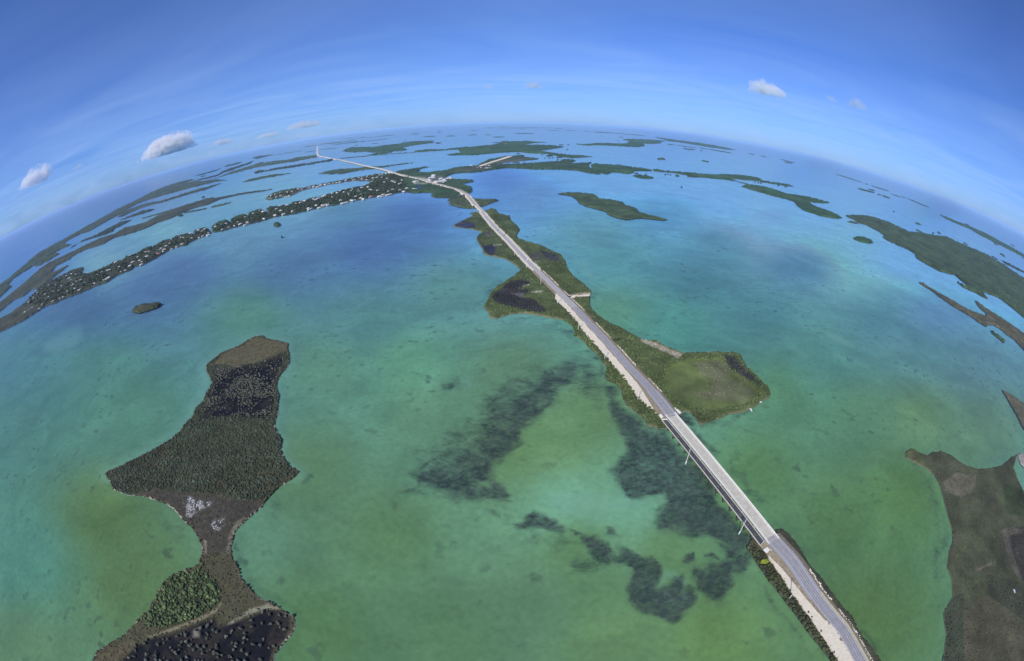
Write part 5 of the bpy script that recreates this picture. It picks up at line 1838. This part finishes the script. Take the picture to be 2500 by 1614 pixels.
KITS = {}
for rk_, rm in (('w', M_ROOFW), ('g', M_ROOFG), ('t', M_ROOFT), ('r', M_ROOFR)):
    for k in range(4):
        KITS[rk_, k] = house_kit(k, rm)
LABELS = {
    ('W', 'w'): ('white-roofed house among trees on the long western peninsula', 'white roofs on the western peninsula'),
    ('W', 'g'): ('grey-roofed house among trees on the long western peninsula', 'grey roofs on the western peninsula'),
    ('W', 't'): ('tan-roofed house among trees on the long western peninsula', 'tan roofs on the western peninsula'),
    ('W', 'r'): ('red-roofed house on the lower shore of the long western peninsula', 'red roofs on the western peninsula'),
    ('E', 'w'): ('white-roofed house among trees of the village beside the highway', 'white roofs in the village'),
    ('E', 'g'): ('grey-roofed house among trees of the village beside the highway', 'grey roofs in the village'),
    ('E', 't'): ('tan-roofed house among trees of the village beside the highway', 'tan roofs in the village'),
    ('E', 'r'): ('red-roofed house by the water of the village beside the highway', 'red roofs in the village'),
    ('S', 'w'): ('white-roofed house on the thin spit north of the narrow lagoon', 'white roofs on the lagoon spit'),
    ('S', 't'): ('tan-roofed house on the thin spit north of the narrow lagoon', 'tan roofs on the lagoon spit'),
    ('S', 'r'): ('red-roofed house on the thin spit north of the narrow lagoon', 'red roofs on the lagoon spit'),
    ('S', 'g'): ('grey-roofed house on the thin spit north of the narrow lagoon', 'grey roofs on the lagoon spit'),
    ('F', 'w'): ('tiny white-roofed house on the dark tree-covered strip of key beyond the lagoon spit', 'white roofs on the far dark strip'),
    ('N', 'w'): ('white-roofed house by the far runway', 'white roofs by the runway'),
    ('M', 'w'): ('white-roofed building in the roadside cluster of shops', 'white buildings of the roadside cluster'),
    ('H', 'w'): ('white building in the distant town beyond the straight stretch of highway', 'white buildings of the distant town'),
}
HOUSES = []


def houses(area, txt, types='w', kinds=(0, 1, 3), sc=1.0, ring=None):
    for k, q in enumerate(pl(txt)):
        HOUSES.append((area, q, types[k % len(types)], kinds[k % len(kinds)], sc))


# western peninsula
houses('W', "V 265,490 455,405 565,375 640,345 675,330 720,265 745,250 800,245 855,255 765,210 785,195 860,145 1040,95 1110,150 1165,120 1010,185 900,185 1090,60 355,335 400,285 385,265 480,300 520,330 565,275 625,260 600,195 690,185 710,105 765,85 810,85 940,70 310,380 345,440 440,240 520,205 760,145 740,130 660,210 820,160 1180,40", 'wgtwwgtwgtwg', (0, 3, 1))
houses('W', "V 415,455 850,250 1150,130", 'w', (2,))
houses('W', "I 1445,720 1350,820 1490,775 1210,880 1010,940", 'wgw', (0, 1))
houses('W', "a 10,1310 90,1310 120,1270 215,1360 85,1440 150,1420 360,1280 390,1300 380,1335 220,1210 490,1150 520,1130 600,1180 670,1110 715,1120 740,1070 790,1035 690,1045 820,1110 890,1075 970,1040 960,945 990,955 1090,885 1125,950 1105,965 1050,990 1170,880 1205,840 1260,855 1300,825 1355,880 1350,908 1270,925 1215,945 460,1220 440,1160 330,1230 260,1300 700,1150", 'wgtwwgwtwgtw', (0, 3, 1))
houses('W', "a 595,1183 635,1185", 'r', (0,))
# village end of the peninsula
houses('E', "a 1468,762 1455,790 1530,765 1605,745 1645,795 1725,775 1765,730 1815,750 1915,730 1880,765 1885,645 2000,598 2100,552 2145,570 2310,625 2325,560 2340,535 1550,830", 'wwgwwwtw', (0, 1, 3))
houses('E', "a 2160,672", 'w', (2,))
houses('E', "J 1690,1210 1790,1195 1920,1180 1990,1160 2040,1130 2180,1110 2250,1100 2340,1055 1620,1345 1740,1330 2110,1260 2220,1200 2350,1190 1700,1275 1870,1290 1640,1255", 'wwtwwgw', (0, 1, 3))
houses('E', "P 35,1310 235,1285 270,1270 410,1210 365,1235 540,1170 545,1240 500,1330 240,1395 150,1455 100,1450 360,1400 460,1390 300,1440 705,1300 640,1160 765,1140 815,1090 930,1085 850,1165 870,1195 905,1120 1035,1105 1050,1135 985,1225 1105,1060 1150,1020 1220,1048 1245,1095 1280,1100 1080,1190 1175,1155 1290,945 1320,920 1530,955 1490,870 1580,890 1385,870 1730,965 1810,990 1850,975 1860,925 1690,945 1670,930 1600,1130 1680,1100 1820,1105 1950,1080 1610,1190 1400,1110 1310,880 1500,1195", 'wwwtwwgw', (0, 1, 3))
houses('E', "P 415,1380 1080,1255 750,1350 1430,1225 1480,1225 1570,1200 920,1300 705,1120 2085,1085 1890,1135 2100,945", 'w', (2, 1))
houses('E', "P 1270,1220 1265,1235", 'r', (2,))
houses('E', "P 1130,1275 820,1335 1650,1180", 't', (0,))
# spit north of the lagoon
houses('S', "P 110,1060 190,1050 270,1040 335,1015 415,1000 490,985 570,970 635,970 690,955 805,925 920,885 960,912 1050,875 1110,900 1190,910 1210,850 1440,815 1480,805 1560,795 1620,790", 'wwtwwwgww', (0, 1, 2))
houses('S', "P 1300,825 1105,880", 'r', (1,))
houses('S', "J 1575,1105 1640,1075 1700,1060 1760,1075 1790,1070 1820,1060 1800,1005 1690,1010 1860,995 1955,960 2110,940 2180,930 2280,905 2240,925 1560,1060 1620,1040 1540,1095 2000,965", 'wwtw', (0, 1, 3))
# far dark strip of houses
houses('F', "J 1475,695 1540,680 1640,660 1730,650 1800,640 1850,635 1910,620 1965,610 2065,600 2030,590 2130,590 2005,550 2080,530 2160,520 2280,510 2300,545", 'w', (0, 1), 1.3)
houses('N', "R 620,608 670,600 735,607 715,590 790,612 855,590 895,590 925,590 885,620 905,622 940,615 770,600 830,615", 'w', (0, 1), 1.0)
houses('N', "R 1120,338 1280,325 1210,345", 'w', (2,), 1.6)
houses('M', "O 985,570 1010,560 1030,555 970,595 1190,590 1215,580 1240,595 1270,600 1330,580 1365,565 1380,580 1410,580 1300,590 1250,655 1270,615 1110,640 1000,610 945,605 235,485 165,490", 'w', (0, 1, 3))
houses('H', "P 190,262 230,250 245,215 300,240 350,238 380,230 410,245 450,240 480,238 510,238 590,222 610,222 640,215 700,208 730,208 1205,75 1270,40 1300,70 330,305 390,300 150,268 75,285", 'w', (2,), 2.4)
houses('H', "J 1870,375 1920,370 1980,355 2030,345 2080,335 2130,325 2180,320 2220,285 2300,300 2360,290", 'w', (2,), 2.2)
for area, q, ty, kd, sc in HOUSES:
    w = ground(q, 3.0)
    dist = float(np.hypot(w[0], w[1]))
    key = (area, ty) if (area, ty) in LABELS else (area, 'w')
    lab, grp = LABELS[key]
    lab = lab.replace('roofed house', 'roofed ' + ('gabled house', 'low hipped house', 'long house with an annex', 'square tall house')[kd]).replace('roofed building', 'roofed ' + ('gabled shed', 'low hipped building', 'long building', 'square tall building')[kd])
    # houses line up roughly with their shore
    if area in 'WESF':
        rz = math.atan2(820 - 2400, -1680 + 650) + random.choice([0, math.pi / 2, math.pi]) + random.uniform(-.25, .25)
    else:
        rz = random.uniform(0, math.pi)
    e_ = empty('house', (w[0], w[1], 0.5), rz)
    f_ = sc * random.uniform(0.52, 0.84)
    e_.scale = (f_, f_, f_ * 0.9)
    tag(e_, lab, 'house', grp)
    for pn, pm in KITS[key[1], kd]:
        from_mesh(pn, pm, e_)
HXY = np.array([ground(q, 3.0)[:2] for _, q, _, _, _ in HOUSES])

# round white tank and the long shop building of the roadside cluster
w = ground(pl("O 1068,572")[0], 0.5)
e_ = empty('storage_tank', (w[0], w[1], 0.4))
tag(e_, 'round white storage tank with a domed top rising above the roadside buildings', 'tank')
MB().tube((0, 0, 0), (0, 0, 12), 11, 11, 24).build('shell', M_ROOFW, e_)
dm = MB()
for k in range(4):
    a0, a1 = k * math.pi / 8, (k + 1) * math.pi / 8
    dm.tube((0, 0, 12 + 4.5 * math.sin(a0)), (0, 0, 12 + 4.5 * math.sin(a1)), 11 * math.cos(a0), max(0.2, 11 * math.cos(a1)), 24)
dm.build('dome', M_ROOFW, e_)
w = ground(pl("O 1192,655")[0], 1.0)
e_ = empty('shop_building', (w[0], w[1], 0.5), 0.5)
tag(e_, 'large low white shop building beside the highway at the mangrove edge', 'building')
MB().box((0, 0, 3.2), (46, 30, 6.4)).build('wall', M_WALL, e_)
MB().box((0, 0, 6.65), (47.4, 31.4, 0.5)).build('roof', M_ROOFW, e_)
MB().box((-12, 4, 7.5), (6, 5, 1.2)).build('roof_unit', M_ROOFG, e_)
for k in range(5):
    MB().box((-18 + 9 * k, -15.1, 2.0), (6, 0.2, 2.6)).build('window', M_WIN, e_)

# ------------------------------------------------------------------ trees between the houses
CRN = [crown_mesh('crown', 300 + k, M_TREE, 7, 0.85) for k in range(6)]
TRK = MB().tube((0, 0, -.05), (0.03, 0, 0.9), 0.06, 0.03, 6).tube((0.02, 0, 0.45), (0.3, 0.1, 0.9), .03, .015, 5).tube((0.02, 0, 0.5), (-.25, -.15, .95), .03, .015, 5).mesh('trunk', M_TRUNK)


def tree_spots(poly, sp):
    q = interior(poly, sp)
    return q


tw = tree_spots(WESTKEY, 4.4)
tw = tw[(tw[:, 0] > 50) & (fbm(tw[:, 0] / 40, tw[:, 1] / 14, 3) > 0.34)]
tw = tw[~inside(tw, pl("V -50,800 -50,500 330,330 300,400 480,440"))]
te = tree_spots(pl("a 1440,860 1550,855 1650,820 1800,780 2000,740 2200,690 | J 1500,1400 1700,1350 1900,1325 2150,1260 | P 462,1401 620,1385 750,1350 900,1310 1050,1290 1150,1270 1300,1240 1500,1215 1640,1195 1750,1160 1900,1145 2000,1130 2050,1000 1950,900 1750,800 1640,785 1500,830 1300,850 1200,935 1270,950 1230,990 1090,1040 1000,1045 900,1070 830,1085 700,1115 540,1160 450,1185 340,1230 250,1240 100,1270 20,1310 | J 2150,1100 2050,1130 1900,1150 1800,1195 1700,1205 1550,1220 1490,1250 | a 2240,590 2120,540 2050,550 1940,590 1930,630 1860,610 1760,640 1680,690 1690,745 1620,695 1500,720 1415,780"), 4.0)
ts = tree_spots(pl("P 1560,792 1400,812 1250,832 1050,867 930,882 800,907 700,932 560,952 420,982 300,1007 150,1032 0,1072 | J 1950,952 1830,972 1700,992 1580,1032 1500,1082 1480,1108 1550,1118 1700,1088 1880,1048 2000,988 | P 0,1112 150,1073 330,1038 500,998 640,983 760,958 900,938 1000,928 1100,938 1200,930"), 3.0)
tall = np.vstack([tw, te, ts])
tg = ground(tall, 1.0)[:, :2]
# keep trees off the roofs and the seaward side of houses
dmin = np.array([np.min(np.hypot(HXY[:, 0] - a_, HXY[:, 1] - b_)) for a_, b_ in tg])
keep = (dmin > 9) & (dist_poly(tg, ROADXY, closed=False) > 14)
tall, tg = tall[keep], tg[keep]
rad = RNG.uniform(2.6, 5.2, len(tg))
dc = np.hypot(tg[:, 0], tg[:, 1])
order = np.argsort(-(rad / dc) * (tall[:, 0] > 8))
for k in order[:240]:
    r_ = float(rad[k])
    e_ = empty('broadleaf_tree', (tg[k, 0], tg[k, 1], 0.5), random.uniform(0, 6.28))
    e_.scale = (r_, r_, r_ * random.uniform(0.9, 1.25))
    hn = HOUSES[int(np.argmin(np.hypot(HXY[:, 0] - tg[k, 0], HXY[:, 1] - tg[k, 1])))]
    rn = {'w': 'white', 'g': 'grey', 't': 'tan', 'r': 'red'}[hn[2]]
    sn = 'small' if r_ < 4.3 else 'large'
    if tall[k, 0] < 520:
        tag(e_, '%s dark green tree beside a %s-roofed house on the long western peninsula' % (sn, rn), 'tree', 'trees on the western peninsula')
    else:
        tag(e_, '%s dark green tree beside a %s-roofed house at the village end of the peninsula' % (sn, rn), 'tree', 'trees in the village')
    from_mesh('crown', CRN[k % 6], e_, (0, 0, 1.0))
    from_mesh('trunk', TRK, e_)
rs = order[240:]
n_ = len(rs)
clumps('distant_trees', np.hstack([tg[rs], np.full((n_, 1), 0.5)]), rad[rs], rad[rs] * RNG.uniform(1.2, 1.9, n_),
       np.array((0.040, 0.058, 0.030)) * RNG.uniform(0.65, 1.45, (n_, 1)), V0=IV1, F0=IF1)

# ------------------------------------------------------------------ cumulus clouds, well above and beyond the haze
M_CLD = bpy.data.materials.new('cloud_droplets')
M_CLD.use_nodes = True
t = M_CLD.node_tree
t.nodes.clear()
out = N(t, 'ShaderNodeOutputMaterial')
pv = N(t, 'ShaderNodeVolumePrincipled')
pv.inputs['Color'].default_value = (0.97, 0.975, 0.985, 1)
pv.inputs['Anisotropy'].default_value = 0.1
tcg = N(t, 'ShaderNodeTexCoord')
mpg = N(t, 'ShaderNodeMapping')
mpg.inputs['Scale'].default_value = (1.0, 1.0, 0.6)
LK(t, tcg.outputs['Object'], mpg.inputs[0])
cn1 = N(t, 'ShaderNodeTexNoise', i_Scale=0.0042, i_Detail=6.0, i_Roughness=0.60)
LK(t, tcg.outputs['Object'], cn1.inputs['Vector'])
aE = N(t, 'ShaderNodeVectorMath', operation='SUBTRACT')
LK(t, tcg.outputs['Generated'], aE.inputs[0])
aE.inputs[1].default_value = (0.5, 0.5, 0.34)
aL = N(t, 'ShaderNodeVectorMath', operation='LENGTH')
LK(t, aE.outputs[0], aL.inputs[0])
# dense in the middle, ragged towards the rim
fo = N(t, 'ShaderNodeMath', operation='MULTIPLY_ADD', n1=-1.15, n2=0.52)
LK(t, aL.outputs['Value'], fo.inputs[0])
cn2 = N(t, 'ShaderNodeMath', operation='MULTIPLY_ADD', n1=2.0, n2=-0.48)
LK(t, cn1.outputs[0], cn2.inputs[0])
ad = N(t, 'ShaderNodeMath', operation='ADD')
LK(t, fo.outputs[0], ad.inputs[0])
LK(t, cn2.outputs[0], ad.inputs[1])
dn = N(t, 'ShaderNodeMapRange', n1=0.50, n2=0.78, n3=0.0, n4=0.0065, interpolation_type='SMOOTHSTEP')
LK(t, ad.outputs[0], dn.inputs[0])
LK(t, dn.outputs[0], pv.inputs['Density'])
LK(t, pv.outputs[0], out.inputs['Volume'])
M_CLT = M_CLD.copy()
M_CLT.name = 'thin_cloud_droplets'
for n in M_CLT.node_tree.nodes:
    if n.type == 'MAP_RANGE':
        n.inputs[4].default_value = 0.0036
    if n.type == 'PRINCIPLED_VOLUME':
        n.inputs['Color'].default_value = (0.82, 0.84, 0.88, 1)
IV4, IF4 = ico(4)


def cloud(txt, wpx, hpx, label, seed, thin=False, base=1000.0, lobes=9, tower=0.0):
    """a lumpy heap with a flat base; txt is the pixel of the middle of its base"""
    r = np.random.default_rng(seed)
    q = pl(txt)[0]
    d = ray(q)
    tt_ = (base - CAMH) / d[2]
    c = CAM + d * tt_
    Wm = wpx / FPX * tt_
    Hm = hpx / FPX * tt_
    side = np.array([d[1], -d[0], 0])
    side /= np.linalg.norm(side)
    dp_ = np.array([-side[1], side[0], 0])
    cs = []
    for k in range(lobes):
        u = (k + 0.5) / lobes * 2 - 1 + r.uniform(-.08, .08)
        env = (1 - abs(u) ** 1.6) * (0.65 + 0.45 * math.exp(-((u - tower) / 0.28) ** 2))
        cs.append((u * 0.44 * Wm, r.uniform(-.12, .12) * Wm, env * Hm * 0.50, (0.10 + 0.16 * env) * Wm * r.uniform(.8, 1.15), env * Hm * r.uniform(.5, .62)))
    # shrink-wrapped heap: push a sphere out to the farthest lobe along each ray
    D = IV4 * np.array([1, 1, 1])
    Rr = np.zeros(len(D))
    A = np.array([0.46 * Wm, 0.30 * Wm, Hm])
    best = np.full(len(D), 0.02)
    P = D * A
    steps = np.linspace(0.04, 1.25, 60)
    for s_ in steps:
        X = P * s_ + np.array([0, 0, Hm * 0.30])
        ins_ = np.zeros(len(D), bool)
        for (cx, cy_, czz, rw_, rh_) in cs:
            ins_ |= (((X[:, 0] - cx) / rw_) ** 2 + ((X[:, 1] - cy_) / (rw_ * 1.1)) ** 2 + ((X[:, 2] - czz) / max(rh_, 1)) ** 2) < 1
        best = np.where(ins_, s_, best)
    best *= 1 + 0.14 * (r.random(len(D)) - .5)
    X = P * best[:, None] + np.array([0, 0, Hm * 0.30])
    X[:, 2] = np.where(X[:, 2] < Hm * 0.10, Hm * 0.10 + (X[:, 2] - Hm * 0.10) * 0.25, X[:, 2])
    Wd = c + X[:, :1] * side + X[:, 1:2] * dp_ + X[:, 2:3] * np.array([0, 0, 1])
    o = mesh_np('cloud', Wd - c, IF4, M_CLT if thin else M_CLD, smooth=True)
    o.location = c
    tag(o, label, 'cloud')


cloud("A 1120,362", 195, 56, 'tallest white cumulus cloud with a bright tower and grey flat base', 11, tower=0.25, lobes=9)
cloud("A 235,565", 132, 50, 'slanting pale cumulus cloud over the open sea beyond the western keys', 12, tower=0.35)
cloud("A 2050,172", 125, 17, 'flat grey cloud bank above the far end of the highway', 13, True, lobes=11)
cloud("A 1790,240", 80, 18, 'small pale cloud with one bright puff beside the flat grey cloud bank', 14, True, tower=0.5)
cloud("A 1500,285", 80, 16, 'row of thin grey cloud scraps right of the tallest cumulus', 15, True, lobes=12)
cloud("e 365,792", 42, 14, 'faint grey wisp between the two western cumulus clouds', 16, True, lobes=6)
cloud("e 527,748", 16, 9, 'tiny grey cloud puff left of the tallest cumulus', 17, True, lobes=4)
cloud("d 1190,450", 118, 56, 'solitary white wedge-shaped cumulus in the eastern sky', 18, tower=-0.4, base=1500)
cloud("d 1612,512", 66, 34, 'soft pale cloud east of the wedge-shaped cumulus', 19, True, tower=-0.3, base=1500)
cloud("d 1480,474", 46, 18, 'faint small cloud between the wedge-shaped cumulus and the soft pale cloud', 20, True, base=1500)
cloud("d 92,416", 66, 20, 'dark grey flat-based cloud high above the middle of the horizon', 21, True, base=1400)
cloud("e 2275,420", 38, 18, 'smaller dark grey cloud beside the flat-based grey one', 22, True, base=1400)

# ------------------------------------------------------------------ sea air
M_HAZE = bpy.data.materials.new('sea_air')
M_HAZE.use_nodes = True
t = M_HAZE.node_tree
t.nodes.clear()
out = N(t, 'ShaderNodeOutputMaterial')
pv = N(t, 'ShaderNodeVolumePrincipled')
pv.inputs['Color'].default_value = (0.52, 0.72, 1.0, 1)
pv.inputs['Density'].default_value = 2.1e-5
pv.inputs['Anisotropy'].default_value = 0.0
LK(t, pv.outputs[0], out.inputs['Volume'])
RH = 106000.0
hz = MB().box((0, 0, (275 - 9) / 2), (2 * RH, 2 * RH, 284)).build('haze', M_HAZE)
tag(hz, kind='stuff')
